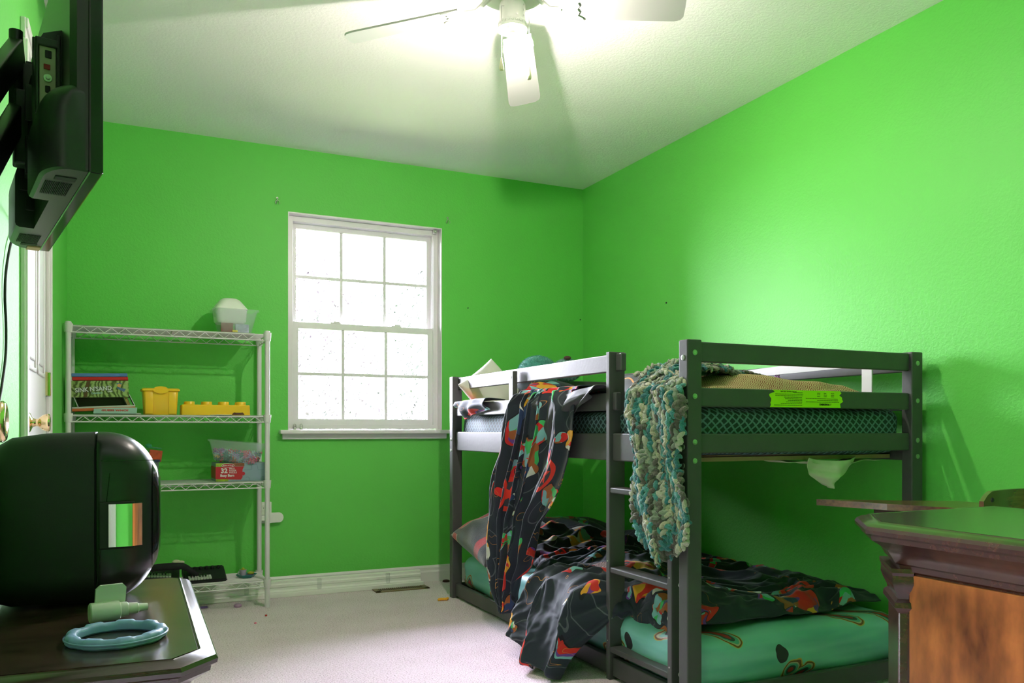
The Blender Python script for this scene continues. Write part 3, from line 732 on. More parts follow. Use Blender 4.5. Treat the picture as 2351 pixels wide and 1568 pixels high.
for li, z in enumerate(lev):
    bm = BM(); i = .014
    for (a, b_) in (((i, 0), (sw - i, 0)), ((i, sd), (sw - i, sd)), ((0, i), (0, sd - i)), ((sw, i), (sw, sd - i))):
        tube(bm, [(a[0], a[1], z), (b_[0], b_[1], z)], .0032, 6); tube(bm, [(a[0], a[1], z - .028), (b_[0], b_[1], z - .028)], .0032, 6)
        ln = math.dist(a, b_); n = max(2, round(ln / .062)); pts = []
        for k in range(2 * n + 1):
            f = (k + .0) / (2 * n); f = .02 + .96 * f
            pts.append((a[0] + (b_[0] - a[0]) * f, a[1] + (b_[1] - a[1]) * f, z - .002 if k % 2 else z - .026))
        tube(bm, pts, .0022, 5)
    nw = 18
    for k in range(1, nw): tube(bm, [(0, sd * k / nw, z + .0035), (sw, sd * k / nw, z + .0035)], .0017, 5)
    for k in range(1, 4): tube(bm, [(sw * k / 4, 0, z), (sw * k / 4, sd, z)], .0026, 5)
    s_ = obj('wire_tray', bm, M['rack'], sh)
    if li: 
        bm = BM(); box(bm, .018, sw - .018 if li < 3 else sw - .06, .006, sd - .006, z + .0055, z + .0065); obj('shelf_liner', bm, M['liner'], s_)
LV = [z + .0055 for z in lev]; LV = [LV[0]] + [z + .001 for z in LV[1:]]

# ---------------------------------------------------------------- things on the shelf
def tray_bin(par, name, w, d, h, m, taper=.82, wall=.002, rim=.008, mtx=None):
    bm = BM()
    def rr(w_, d_, z, r=.02, n=4):
        out = []
        for cx, cy, a0 in ((w_ / 2 - r, d_ / 2 - r, 0), (-w_ / 2 + r, d_ / 2 - r, 90), (-w_ / 2 + r, -d_ / 2 + r, 180), (w_ / 2 - r, -d_ / 2 + r, 270)):
            for k in range(n + 1):
                a = R(a0 + 90 * k / n); out.append(Vector((cx + r * math.cos(a), cy + r * math.sin(a), z)))
        return out
    wt = w * taper; dt = d * taper
    L = [rr(wt - .02, dt - .02, 0), rr(wt, dt, .006), rr(w, d, h - .01), rr(w + rim * 2, d + rim * 2, h - .008), rr(w + rim * 2, d + rim * 2, h), rr(w - wall, d - wall, h), rr(wt - wall * 2, dt - wall * 2, .008), rr(wt - .03, dt - .03, .004)]
    vs = loft(bm, L); xf(bm, vs, mtx)
    return obj(name, bm, m, par, 35)
# top: clear bin with an upturned white tub
b1 = thing('storage_bin', 'clear plastic bin on the top shelf holding a white tub and small boxes', 'bin', (.492, 4.40, LV[3]), R(4))
tray_bin(b1, 'bin_body', .205, .150, .125, M['clear'], .74)
t = thing('plastic_tub', 'upturned white plastic tub poking out of the clear bin on the top shelf', 'tub', (.470, 4.405, LV[3] + .055), R(6))
bm = BM()
def sq(w_, d_, z, r):
    out = []
    for cx, cy, a0 in ((w_ / 2 - r, d_ / 2 - r, 0), (-w_ / 2 + r, d_ / 2 - r, 90), (-w_ / 2 + r, -d_ / 2 + r, 180), (w_ / 2 - r, -d_ / 2 + r, 270)):
        for k in range(6): a = R(a0 + 18 * k); out.append((cx + r * math.cos(a), cy + r * math.sin(a), z))
    return out
loft(bm, [sq(.125, .10, 0, .02), sq(.145, .115, .012, .025), sq(.155, .12, .070, .03), sq(.162, .125, .072, .03), sq(.160, .122, .078, .03), sq(.122, .10, .105, .035), sq(.095, .08, .122, .035), sq(.07, .06, .129, .028), sq(.04, .035, .130, .017)])
obj('tub_body', bm, M['white'], t, 50)
for (x, y, w, h, d, c, lab, nm) in ((.450, 4.352, .058, .045, .02, (.25, .08, .07), 'small dark red picture box in the clear bin on the top shelf', 'small_box'), (.523, 4.358, .065, .042, .024, (.45, .45, .60), 'small pale lilac printed box in the clear bin on the top shelf', 'small_box'), (.487, 4.338, .025, .010, .012, (.85, .55, .1), 'small orange block in the clear bin on the top shelf', 'toy_block')):
    bm = BM(); box(bm, -w / 2, w / 2, -d / 2, d / 2, .009, .009 + h, .001)
    o = obj(nm, bm, mat(nm + lab[6:10].strip(), c, .5, var=.6, vscale=60), None, False, (x, y, LV[3])); tag(o, lab, 'box' if 'box' in nm else 'toy')

# second shelf: board-game boxes, open tray, yellow tub and brick-shaped lid
z2 = LV[2]
def boardbox(name, label, loc, rz, w, d, h, m, rx=0, ry=0, cat='game box'):
    t = thing(name, label, cat, loc, rz); t.rotation_euler = (rx, ry, rz)
    bm = BM(); box(bm, -w / 2, w / 2, -d / 2, d / 2, 0, h, .0015); obj('box_body', bm, m, t); return t
M['grey_card'] = mat('grey_cardboard', (.50, .52, .48), .75)
M['orange_card'] = mat('orange_card', (.62, .13, .03), .5)
M['dark_olive'] = mat('olive_tray', (.05, .04, .012), .5)
gx, gy = -.118, 4.395
# guess box flat on shelf
t = boardbox('game_box', 'flattened pale teal board-game box with red lettering, lying lowest in the pile', (-.045, 4.335, z2 + .001), R(-3), .20, .11, .006, M['grey_card'])
M['pale_teal'] = mat('pale_teal_print', (.33, .50, .48), .5); M['red_print'] = mat('red_print', (.60, .05, .04), .5)
lid_m = Matrix.Rotation(R(28), 4, 'X')
bm = BM(); box(bm, -.092, .092, -.002, .048, 0, .002, 0, 2, Matrix.Translation((-.008, -.060, .004)) @ Matrix.Rotation(R(35), 4, 'X')); obj('box_lid', bm, M['pale_teal'], t)
text_mesh('title_print', 'GUESS WHO?', .019, M['red_print'], t, (-.010, -.0445, .0185), (R(35), 0, 0), .0004, offset=.0006)
# open white tray box, orange edged, tilted
t = thing('open_box', 'open game box base with white flaps and orange edge under the boxed game', 'game box', (-.110, 4.385, z2 + .010)); t.rotation_euler = (0, R(-3), R(1))
bm = BM(); box(bm, -.128, .140, -.075, .075, .010, .022, .001); obj('box_edge', bm, M['orange_card'], t)
bm = BM(); box(bm, -.127, .139, -.074, .074, .022, .030, .001); obj('board', bm, M['grey_card'], t)
bm = BM(); box(bm, -.110, .100, .02, .074, .030, .072, .001); obj('insert_tray', bm, M['dark_olive'], t)
bm = BM(); box(bm, 0, .003, -.074, .074, 0, .060, 0, 2, Matrix.Translation((.138, 0, .024)) @ Matrix.Rotation(R(-22), 4, 'Y')); obj('side_flap', bm, M['card'], t)
bm = BM(); box(bm, 0, .003, -.074, .074, 0, .050, 0, 2, Matrix.Translation((-.104, 0, .030)) @ Matrix.Rotation(R(-18), 4, 'Y')); obj('side_flap', bm, M['grey_card'], t)
# the boxed game
def jungle_mat():
    m = bpy.data.materials.new('jungle_print'); m.use_nodes = True
    nt = m.node_tree; b = nt.nodes['Principled BSDF']; b.inputs['Roughness'].default_value = .35
    tc = nt.nodes.new('ShaderNodeTexCoord'); w = nt.nodes.new('ShaderNodeTexWave'); w.inputs['Scale'].default_value = 14; w.inputs['Distortion'].default_value = 16; w.inputs['Detail'].default_value = 4
    nt.links.new(tc.outputs['Object'], w.inputs['Vector'])
    r = ramp(nt, [(0.1, (.06, .09, .02)), (.35, (.13, .18, .04)), (.6, (.24, .32, .09)), (.9, (.33, .42, .16))]); nt.links.new(w.outputs['Fac'], r.inputs[0])
    nt.links.new(r.outputs[0], b.inputs['Base Color']); return m
t = thing('game_box', 'green jungle-print board game box lettered Sink N Sand', 'game box', (-.122, 4.388, z2 + .081)); t.rotation_euler = (0, R(-1.5), R(0))
bm = BM(); box(bm, -.122, .124, -.078, .078, 0, .078, .0015); obj('box_body', bm, jungle_mat(), t)
M['trunkbrown'] = mat('palm_brown_print', (.10, .05, .015), .5); M['skin_print'] = mat('tan_print', (.65, .30, .12), .5); M['blue_print'] = mat('blue_print', (.08, .15, .30), .5)
bm = BM(); 
for pts in ([(-.068, .001), (-.052, .001), (-.048, .035), (-.036, .077), (-.052, .077), (-.062, .035)],): prism(bm, pts, 0, .0003, Matrix.Translation((0, -.0783, 0)) @ Matrix.Rotation(R(90), 4, 'X'))
obj('palm_print', bm, M['trunkbrown'], t)
bm = BM(); lathe(bm, [(0, .0004), (.0085, .0004), (.0085, 0)], 16, Matrix.Translation((.084, -.0786, .055)) @ Matrix.Rotation(R(90), 4, 'X')); obj('face_print', bm, M['skin_print'], t)
bm = BM(); prism(bm, [(.074, .036), (.112, .026), (.104, .012), (.086, .022), (.074, .030)], 0, .0004, Matrix.Translation((0, -.0784, .012)) @ Matrix.Rotation(R(90), 4, 'X')); box(bm, .073, .095, -.0788, -.0784, .061, .066); obj('shirt_print', bm, M['blue_print'], t)
text_mesh('title_shadow', "SINK N'SAND", .0285, M['ink'], t, (-.024, -.0787, .037), (R(90), R(-4), 0), .0003, offset=.0022, xs=.90)
text_mesh('title_print', "SINK N'SAND", .0285, M['card'], t, (-.025, -.0793, .0375), (R(90), R(-4), 0), .0003, offset=.0009, xs=.90)
text_mesh('subtitle_print', 'Quicksand', .011, M['pale_teal'], t, (-.012, -.0790, .020), (R(90), R(-3), 0), .0003, offset=.0004)
text_mesh('subtitle_print', 'GAME', .008, M['card'], t, (.044, -.0790, .027), (R(90), R(-8), 0), .0003, offset=.0004)
M['redcard'] = mat('red_case', (.55, .01, .015), .35); M['bluecard'] = mat('blue_case', (.09, .20, .48), .35)
def case(label, z, m, x):
    t = thing('game_case', label, 'case', (x, 4.388, z)); t.rotation_euler = (0, R(-1.6), 0); t['group'] = 'thin cases on the jungle game box'
    bm = BM(); box(bm, -.117, .119, -.078, .078, 0, .0165, .003, 3); o = obj('case_shell', bm, m, t)
    bm = BM(); box(bm, .085, .110, -.0795, -.077, .003, .0135, .001); obj('clasp', bm, m, t)
case('flat red case directly on top of the jungle game box', z2 + .1605, M['redcard'], -.120)
case('flat blue case topmost on the jungle game box', z2 + .1775, M['bluecard'], -.123)
# thin book leaning against the tub
t = thing('picture_book', 'worn brown and yellow book leaning against the yellow tub', 'book', (.010, 4.39, z2)); t.rotation_euler = (0, R(-22), R(4))
bm = BM(); box(bm, .0, .012, -.06, .06, 0.006, .105, .001); obj('book_pages', bm, mat('book_print', (.30, .20, .05), .6, var=.9, vscale=40), t)
bm = BM(); box(bm, .012, .0135, -.062, .062, 0.004, .108, .0005); box(bm, -.0015, 0, -.062, .062, 0.004, .108, .0005); obj('book_cover', bm, mat('grey_book_cover', (.35, .33, .28), .5), t)
# yellow tub
t = thing('toy_tub', 'yellow plastic tub with a flip lid on the second shelf', 'tub', (.140, 4.365, z2), R(2))
bm = BM(); L = []
for z, w, d in ((0, .142, .10), (.004, .146, .104), (.118, .158, .116)): L.append(sq(w, d, z, .012))
loft(bm, L)
for sx in (-1, 1): box(bm, sx * .052 - .018, sx * .052 + .018, -.0585, -.045, .004, .112, .004)
obj('tub_body', bm, M['yellow'], t, 35)
bm = BM(); loft(bm, [sq(.166, .126, .115, .012), sq(.172, .132, .117, .012), sq(.172, .132, .124, .012), sq(.158, .118, .129, .012)]); 
pts = [(-.030 * math.cos(R(a)) * 1.0, .116 - .017 * math.sin(R(a))) for a in range(0, 181, 15)]
prism(bm, [(p[0] * 1.15, p[1] + .004) for p in pts], 0, .006, Matrix.Translation((0, -.062, 0)) @ Matrix.Rotation(R(90), 4, 'X'))
prism(bm, [(-.031 * math.cos(R(a)), .126 + .012 * math.sin(R(a))) for a in range(0, 181, 15)], -.006, .003, Matrix.Translation((0, -.060, 0)) @ Matrix.Rotation(R(90), 4, 'X'))
obj('lid', bm, M['yellow'], t, 35)
# brick-shaped lid with four studs
t = thing('brick_lid', 'long yellow brick-shaped box with four round studs on the second shelf', 'toy box', (.396, 4.375, z2), R(1))
bm = BM(); loft(bm, [sq(.325, .12, 0, .008), sq(.322, .118, .048, .008), sq(.316, .112, .052, .008)]); obj('brick_body', bm, M['yellow'], t, 35)
for k in range(4):
    for yy in (-.027, .027):
        bm = BM(); lathe(bm, [(.024, .051), (.0235, .066), (.022, .068), (0, .068)], 24, Matrix.Translation((-.122 + k * .081, yy, 0))); obj('stud', bm, M['yellow'], t, 40)
bm = BM(); box(bm, -.05, .05, -.03, .03, 0, .0015); box(bm, -.02, .05, -.02, .035, .0015, .0025); tag(obj('paper_sheet', bm, M['card'], None, False, (.415, 4.29, z2 + .0005)), 'loose white paper lying at the front of the second shelf', 'paper')
bm = BM(); box(bm, -.028, .028, -.010, .010, 0.0, .006, .002); box(bm, -.020, .018, -.006, .006, .006, .011, .002)
for sx in (-.018, .018): lathe(bm, [(0, -.012), (.006, -.012), (.006, .012), (0, .012)], 12, Matrix.Translation((sx, 0, .006)) @ Matrix.Rotation(R(90), 4, 'X'))
tag(obj('toy_car', bm, mat('dark_red_toy', (.10, .02, .02), .4), None, False, (.497, 4.285, z2 + .002)), 'small dark red toy car at the front of the second shelf', 'toy car')

# third shelf: puzzle box, bin of flower pieces, small basket
z1 = LV[1]
t = thing('puzzle_box', 'red and grey floor puzzle box lettered 32 Piece Busy Barn on third shelf', 'puzzle box', (.512, 4.375, z1), R(2))
bm = BM(); box(bm, -.124, .118, -.085, .085, 0, .092, .0015); obj('box_body', bm, mat('slate_blue_card', (.22, .30, .36), .45), t)
M['box_red'] = mat('box_red', (.42, .01, .02), .45)
bm = BM()
prism(bm, [(-.124, .013), (-.005, .008), (.003, .020), (.003, .030), (.009, .028), (.015, .035), (.015, .042), (.009, .048), (.003, .045), (.003, .058), (.010, .074), (-.124, .074)], 0, .0006, Matrix.Translation((0, -.0852, 0)) @ Matrix.Rotation(R(90), 4, 'X'))
box(bm, -.1248, -.1238, -.085, .085, .013, .074); obj('red_panel', bm, M['box_red'], t)
bm = BM(); box(bm, -.124, -.060, -.0858, -.085, .075, .0915); box(bm, -.124, -.065, -.0858, -.085, .001, .012); obj('green_print', bm, mat('lime_print', (.25, .38, .02), .5, var=.8, vscale=60), t)
bm = BM(); box(bm, -.060, .012, -.0857, -.085, .075, .0915); obj('brown_print', bm, mat('barn_brown_print', (.20, .06, .02), .5, var=.7, vscale=80), t)
bm = BM()
def ell(a, b_, z0, z1, cx, cz): prism(bm, [(cx + a * math.cos(2 * math.pi * k / 28), cz + b_ * math.sin(2 * math.pi * k / 28)) for k in range(28)], z0, z1, Matrix.Translation((0, -.0858, 0)) @ Matrix.Rotation(R(90), 4, 'X'))
ell(.031, .0095, 0, .0004, -.067, .080); o = obj('logo_border', bm, M['card'], t)
bm = BM(); ell(.029, .0080, .0004, .0008, -.067, .080); obj('logo_oval', bm, M['box_red'], t)
text_mesh('logo_print', 'Melissa & Doug', .0090, M['card'], t, (-.067, -.0868, .080), (R(90), 0, 0), .0002, offset=.0002, xs=.85)
text_mesh('title_print', '32', .032, M['card'], t, (-.085, -.0862, .053), (R(90), 0, 0), .0003, offset=.0012)
for i, w_ in enumerate(('PIECE', 'FLOOR', 'PUZZLE')): text_mesh('title_print', w_, .0105, M['card'], t, (-.061, -.0862, .064 - i * .0100), (R(90), 0, 0), .0003, align='LEFT', offset=.0002)
text_mesh('title_print', 'Busy Barn', .0165, M['card'], t, (-.070, -.0862, .030), (R(90), 0, 0), .0003, offset=.0006)
bm = BM()
def groove(pts):
    tube(bm, [(x, -.0855, z) for x, z in pts], .0006, 4)
arc = [(.062 + .016 * math.cos(R(a)), .074 + .010 * math.sin(R(a))) for a in range(160, 21, -20)]
groove([(.010, .056), (.045, .056), (.049, .062)] + arc[:] + [(.078, .058), (.082, .055), (.117, .056)])
groove([(.020, .018), (.028, .022), (.034, .018), (.036, .004)]); groove([(.092, .003), (.093, .016), (.100, .022), (.110, .018)])
obj('puzzle_groove', bm, mat('groove_grey', (.12, .17, .21), .6), t)

pb = thing('storage_bin', 'clear plastic bin of colourful flower pieces tilted on the puzzle box', 'bin', (.498, 4.370, z1 + .094)); pb.rotation_euler = (0, R(5.5), R(-14))
tray_bin(pb, 'bin_body', .255, .20, .105, M['clear'], .80)
fl_cols = {'teal': (.03, .22, .22), 'dark green': (.01, .13, .08), 'pink': (.75, .09, .22), 'red': (.60, .02, .05), 'orange': (.80, .16, .03), 'lilac': (.40, .28, .62), 'purple': (.28, .06, .40), 'yellow': (.85, .45, .03), 'pale aqua': (.40, .62, .62), 'grey blue': (.16, .25, .34)}
fproto = {}
def flower_mesh():
    bm = BM(); box(bm, -.004, .004, -.004, .004, -.002, .002, .001)
    for k in range(6):
        a = R(60 * k); tube(bm, [(0, 0, 0), (.010 * math.cos(a), .010 * math.sin(a), 0)], .0018, 5); ball(bm, (.0125 * math.cos(a), .0125 * math.sin(a), 0), .0042, 1)
    me = bpy.data.meshes.new('flower_piece'); bm.to_mesh(me); bm.free()
    for p in me.polygons: p.use_smooth = True
    return me
fm = flower_mesh()
for n_ in fl_cols:
    me = fm.copy(); me.materials.append(mat(n_.replace(' ', '_') + '_piece', fl_cols[n_], .4)); fproto[n_] = me
rg = random.Random(11); names = list(fl_cols)
Mt = Matrix.Translation((.498, 4.370, z1 + .094)) @ Euler((0, R(5.5), R(-14))).to_matrix().to_4x4()
placed = 0
for layer in range(4):
    for ix in range(9):
        for iy in range(5):
            if layer == 3 and rg.random() < .45: continue
            sxw = .088 + layer * .004
            x = (ix / 8 - .5) * 2 * sxw + rg.uniform(-.006, .006); y = (iy / 4 - .5) * 2 * (.060 + layer * .003) + rg.uniform(-.005, .005)
            zz = .012 + layer * .013 + rg.uniform(-.003, .003)
            if x < -.02: n_ = rg.choice(['teal', 'dark green', 'teal', 'dark green', 'red', 'yellow', 'grey blue'])
            elif x > .05: n_ = rg.choice(['red', 'pink', 'pink', 'lilac', 'yellow', 'grey blue', 'red'])
            else: n_ = rg.choice(['pale aqua', 'orange', 'lilac', 'grey blue', 'pink', 'pale aqua', 'teal'])
            if layer > 1: n_ = rg.choice(['pale aqua', 'lilac', 'purple', 'pink', 'pale aqua', 'lilac', 'red', 'teal'])
            o = bpy.data.objects.new('flower_piece', fproto[n_]); C.objects.link(o)
            o.matrix_world = Mt @ Matrix.Translation((x, y, zz)) @ Euler((rg.uniform(-.9, .9) + (1.2 if iy == 0 else 0), rg.uniform(-.8, .8), rg.uniform(0, 3))).to_matrix().to_4x4()
            o['label'] = n_ + ' plastic flower connector piece in the tilted clear bin'; o['category'] = 'toy piece'; o['group'] = n_ + ' flower pieces in the clear bin'

t = thing('pencil_cup', 'small dark cup of red and green toys behind the cooler on third shelf', 'cup', (.098, 4.36, z1))
bm = BM(); lathe(bm, [(0, 0), (.030, 0), (.038, .10), (.040, .104), (.036, .104), (.03, .006), (0, .004)], 20); obj('cup_body', bm, mat('grey_cup', (.20, .22, .24), .4), t, 40)
bm = BM(); lathe(bm, [(.038, .100), (.046, .103), (.045, .112), (.03, .114)], 20); obj('cup_rim', bm, mat('navy_plastic', (.02, .035, .09), .4), t, 40)
bm = BM(); box(bm, -.028, .030, -.012, .012, .105, .160, .002, 2, Matrix.Rotation(R(8), 4, 'Y')); tag(obj('card_pack', bm, mat('red_orange_print', (.55, .07, .02), .5, var=.7, vscale=50), None, False, (.100, 4.36, z1)), 'orange and black printed card pack standing in the grey cup', 'card pack')
bm = BM(); box(bm, -.03, .03, -.014, .014, .168, .174, .002, 2, Matrix.Rotation(R(8), 4, 'Y')); ball(bm, (-.005, 0, .18), .012, 2, (1.3, 1, .9)); tag(obj('toy_figure', bm, mat('green_toy', (.02, .22, .10), .5), None, False, (.094, 4.36, z1)), 'small green toy topping the grey cup on the third shelf', 'toy')

# bottom shelf: toy keyboards, tea set
z0 = LV[0]
M['key_green'] = mat('off_white_keys', (.45, .50, .42), .4)
def keyboard(label, loc, rz, rx, w, d, n, slump=0.0):
    t = thing('toy_keyboard', label, 'toy keyboard', loc, rz, 'black toy keyboards on the bottom shelf'); t.rotation_euler = (rx, slump, rz)
    bm = BM(); L = []
    loft(bm, [[(-w / 2, -d / 2, 0), (w / 2, -d / 2, 0), (w / 2, d / 2, 0), (-w / 2, d / 2, 0)], [(-w / 2, -d / 2, .016), (w / 2, -d / 2, .016), (w / 2, d / 2, .040), (-w / 2, d / 2, .040)]])
    bmesh.ops.bevel(bm, geom=bm.edges[:], offset=.006, segments=2, affect='EDGES'); obj('keyboard_case', bm, M['black'], t, 40)
    bm = BM()
    for k in range(n): x = -w / 2 + .02 + k * .0135; box(bm, x, x + .012, -d / 2 + .008, -d / 2 + .045, .018, .027, .001, 1, Matrix.Translation((0, 0, 0)))
    obj('white_keys', bm, M['key_green'], t)
    bm = BM()
    for k in range(n - 1):
        if k % 7 in (2, 6): continue
        x = -w / 2 + .0285 + k * .0135; box(bm, x, x + .008, -d / 2 + .024, -d / 2 + .047, .026, .033, .001, 1)
    obj('black_keys', bm, M['blackgloss'], t)
    bm = BM()
    for k in range(6): x = -w / 2 + .03 + k * (w - .06) / 5; lathe(bm, [(0, .048), (.008, .048), (.009, .040), (.009, .036)], 14, Matrix.Translation((x, d / 2 - .03, 0)))
    obj('dial', bm, M['blackmatte'], t, 40)
    return t
keyboard('black toy keyboard with pale keys, lying nearest the tea set on the bottom shelf', (.345, 4.375, z0 + .012), R(4), R(14), .20, .13, 8)
keyboard('black toy keyboard partly hidden behind the cooler on the bottom shelf', (.080, 4.41, z0 + .030), R(-2), R(10), .30, .12, 18, R(4))
bm = BM(); pts = []
for k in range(20): a = k / 19; pts.append((.02 + .30 * a, 4.36 - .03 * math.sin(a * 3), z0 + .075 + .014 * math.sin(a * 3.0) - (.05 * max(0, a - .75) * 4)))
tube(bm, pts, [.012 + .006 * math.sin(k / 19 * 3.1) for k in range(20)], 10); tag(obj('fabric_strap', bm, mat('black_fabric', (.008, .008, .009), .9), None, True), 'black padded strap draped over the toy keyboards', 'strap')
bm = BM(); ball(bm, (0, 0, .016), .018, 2, (1.2, .8, .7)); ball(bm, (.022, 0, .014), .014, 2, (1.3, .7, .6)); tag(obj('crumpled_tissue', bm, mat('cream_paper', (.55, .52, .38), .8), None, True, (.215, 4.40, z0 + .082)), 'small crumpled cream scrap on top of the strap', 'scrap')
t = thing('tea_set', 'small teal tray with lilac cup and yellow lid on bottom shelf', 'tea set', (.548, 4.385, z0))
bm = BM(); lathe(bm, [(0, 0), (.036, 0), (.054, .016), (.052, .017), (.036, .004), (0, .004)], 6); obj('tray', bm, mat('teal_plastic', (.02, .20, .22), .35), t)
bm = BM(); lathe(bm, [(0, .004), (.014, .004), (.018, .040), (.016, .040), (.013, .008), (0, .008)], 18, Matrix.Translation((-.016, 0, 0))); tube(bm, [(-.034, 0, .014), (-.042, 0, .022), (-.036, 0, .032)], .003, 6); obj('cup', bm, mat('lilac_plastic', (.42, .33, .48), .4), t, 40)
bm = BM(); lathe(bm, [(0, .044), (.004, .050), (.008, .044), (.016, .041)], 8, Matrix.Translation((-.016, 0, 0))); ball(bm, (.022, 0, .020), .014, 2, (1.3, 1, .6)); obj('yellow_lid', bm, mat('olive_yellow_plastic', (.40, .36, .03), .4), t, 40)
bm = BM(); lathe(bm, [(0, .004), (.020, .004), (.024, .014), (0, .016)], 16, Matrix.Translation((.016, -.006, 0))); obj('purple_dish', bm, mat('purple_plastic', (.10, .04, .20), .4), t, 40)
bm = BM(); box(bm, -.09, .09, -.07, .07, 0, .022, .006); tag(obj('storage_tray', bm, mat('dark_tray', (.035, .04, .03), .5), None, 40, (.22, 4.40, .001)), 'dark flat tray on the carpet under the wire shelf', 'tray')
# ---------------------------------------------------------------- ceiling fan
FX, FY = 1.182, 2.520
FD = (11, 10, 3, 2)
FL = (.44, .42, .42, .42)
fan = thing('ceiling_fan', 'white four-blade ceiling fan with one bare lit bulb', 'ceiling fan', (FX, FY, ZC))
bm = BM(); lathe(bm, [(0, 0), (.075, 0), (.080, -.008), (.070, -.016), (.098, -.020), (.118, -.030), (.120, -.055), (.108, -.070), (.090, -.076), (.060, -.079), (.0, -.079)], 40); obj('motor_housing', bm, M['fan'], fan, 35)
def lift(bm, d=.040):
    for v in bm.verts: v.co.z += d
    return bm
bm = BM(); lathe(bm, [(.030, -.114), (.036, -.122), (.034, -.136), (.030, -.140)], 24); obj('chrome_neck', lift(bm), M['chrome'], fan, 35)
bm = BM(); lathe(bm, [(.0, -.134), (.040, -.134), (.044, -.142), (.0445, -.192), (.0455, -.200), (.0480, -.203), (.0475, -.216), (.051, -.220), (.051, -.226), (.046, -.226), (.042, -.214), (.020, -.210), (0, -.210)], 40)
for k in range(22):
    a = 2 * math.pi * k / 22
    box(bm, -.0045, .0045, -.0016, .0016, -.0035, .0035, .001, 1, Matrix.Translation((.0478 * math.cos(a), .0478 * math.sin(a), -.209)) @ Matrix.Rotation(a + math.pi / 2, 4, 'Z') @ Matrix.Rotation(R(35 if k % 2 else -35), 4, 'Y'))
sw_ = obj('switch_housing', lift(bm), M['fan'], fan, 35)
bm = BM(); lathe(bm, [(0, -.208), (.013, -.208), (.013, -.226), (.009, -.232), (0, -.232)], 20); obj('lamp_socket', lift(bm), mat('ceramic_socket', (.5, .45, .48), .4), fan, 40)
bm = BM(); lathe(bm, [(0, -.308), (.0025, -.303), (.0060, -.292), (.0100, -.276), (.0130, -.262), (.0145, -.252), (.0146, -.249), (0, -.249)], 20)
obj('bulb', lift(bm, .032), mat('lit_bulb', (1, 1, 1), .3, emit=(1.0, .91, .82), estr=BULB), fan, True)
bm = BM(); lathe(bm, [(0, -.249), (.0149, -.249), (.0145, -.243), (.0110, -.235), (.0085, -.228), (0, -.228)], 20); obj('bulb_collar', lift(bm, .032), M['white'], fan, True)  # opaque collar added so less bulb light reaches the ceiling
for z, a in ((-.150, 60), (-.168, 60), (-.186, 60), (-.190, 20)):
    bm = BM(); a = R(-90 + a - 25); lathe(bm, [(0, .001), (.003, .001), (.0035, 0)], 8, Matrix.Translation((.0445 * math.cos(a), .0445 * math.sin(a), z)) @ Matrix.Rotation(a, 4, 'Z') @ Matrix.Rotation(R(90), 4, 'Y')); obj('switch_screw', lift(bm), M['metal'], sw_)
for (a, zt) in ((R(205), -.300), (R(-25.1 + 0), -.312)):
    x, y = .057 * math.cos(a), .057 * math.sin(a)
    bm = BM(); tube(bm, [(x * .75, y * .75, -.120), (x, y, -.125), (x, y, zt)], .0011, 5)
    for k in range(int((zt + .13) / -.004)): ball(bm, (x, y, -.13 - k * .004), .0017, 1)
    c_ = obj('pull_chain', bm, M['metal'], fan, True)
    bm = BM(); lathe(bm, [(0, zt + .002), (.003, zt), (.0035, zt - .006), (.0075, zt - .028), (.0080, zt - .034), (.006, zt - .041), (0, zt - .043)], 18, Matrix.Translation((x, y, 0))); obj('chain_fob', bm, mat('cream_fob', (.68, .62, .42), .4), c_, 40)
A0 = 60.0
for k, (da, droop, pitch) in enumerate(((A0, FD[0], -12), (A0 + 90, FD[1], -12), (A0 + 180, FD[2], -12), (A0 + 270, FD[3], -12))):
    Mr = Matrix.Rotation(R(da), 4, 'Z')
    zb = -.098
    bmI = BM(); tube(bmI, [(.075, 0, -.072), (.098, 0, -.092), (.125, 0, -.116), (.165, 0, -.122)], [.010, .009, .008, .009], 8)
    Mb = Mr @ Matrix.Translation((.16, 0, -.113)) @ Matrix.Rotation(R(droop), 4, 'Y') @ Matrix.Rotation(R(pitch), 4, 'X')
    for v in bmI.verts: v.co = Mr @ v.co
    # scalloped iron plate
    pts = [(.0, .012), (.012, .034), (.030, .050), (.055, .056), (.085, .058), (.078, .042), (.062, .030), (.068, .015), (.060, 0), (.068, -.015), (.062, -.030), (.078, -.042), (.085, -.058), (.055, -.056), (.030, -.050), (.012, -.034), (0, -.012)]
    prism(bmI, pts, -.012, -.008, Mb)
    for sy in (-.022, -.008, .008, .022): box(bmI, .022, .042, sy - .0025, sy + .0025, -.0135, -.012, .001, 1, Mb)
    iron = obj('blade_iron', bmI, M['fan'], fan, 30)
    bm = BM(); L0, L1, w0, w1 = .025, FL[k], .052, .066
    pts = [(L0, -w0), (L0 + .06, -w0 - .003), (L1 - .03, -w1), (L1 - .010, -w1 + .006), (L1 - .001, -w1 + .022), (L1, 0), (L1 - .001, w1 - .022), (L1 - .010, w1 - .006), (L1 - .03, w1), (L0 + .06, w0 + .003), (L0, w0)]
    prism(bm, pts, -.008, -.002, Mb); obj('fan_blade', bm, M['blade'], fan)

# ---------------------------------------------------------------- television on its arm
tv = thing('television', 'black flat television seen from behind, hanging high at the left edge', 'television', (-.041, 1.51, 1.32)); tv.rotation_euler = (0, 0, math.atan2(.718, -.133))
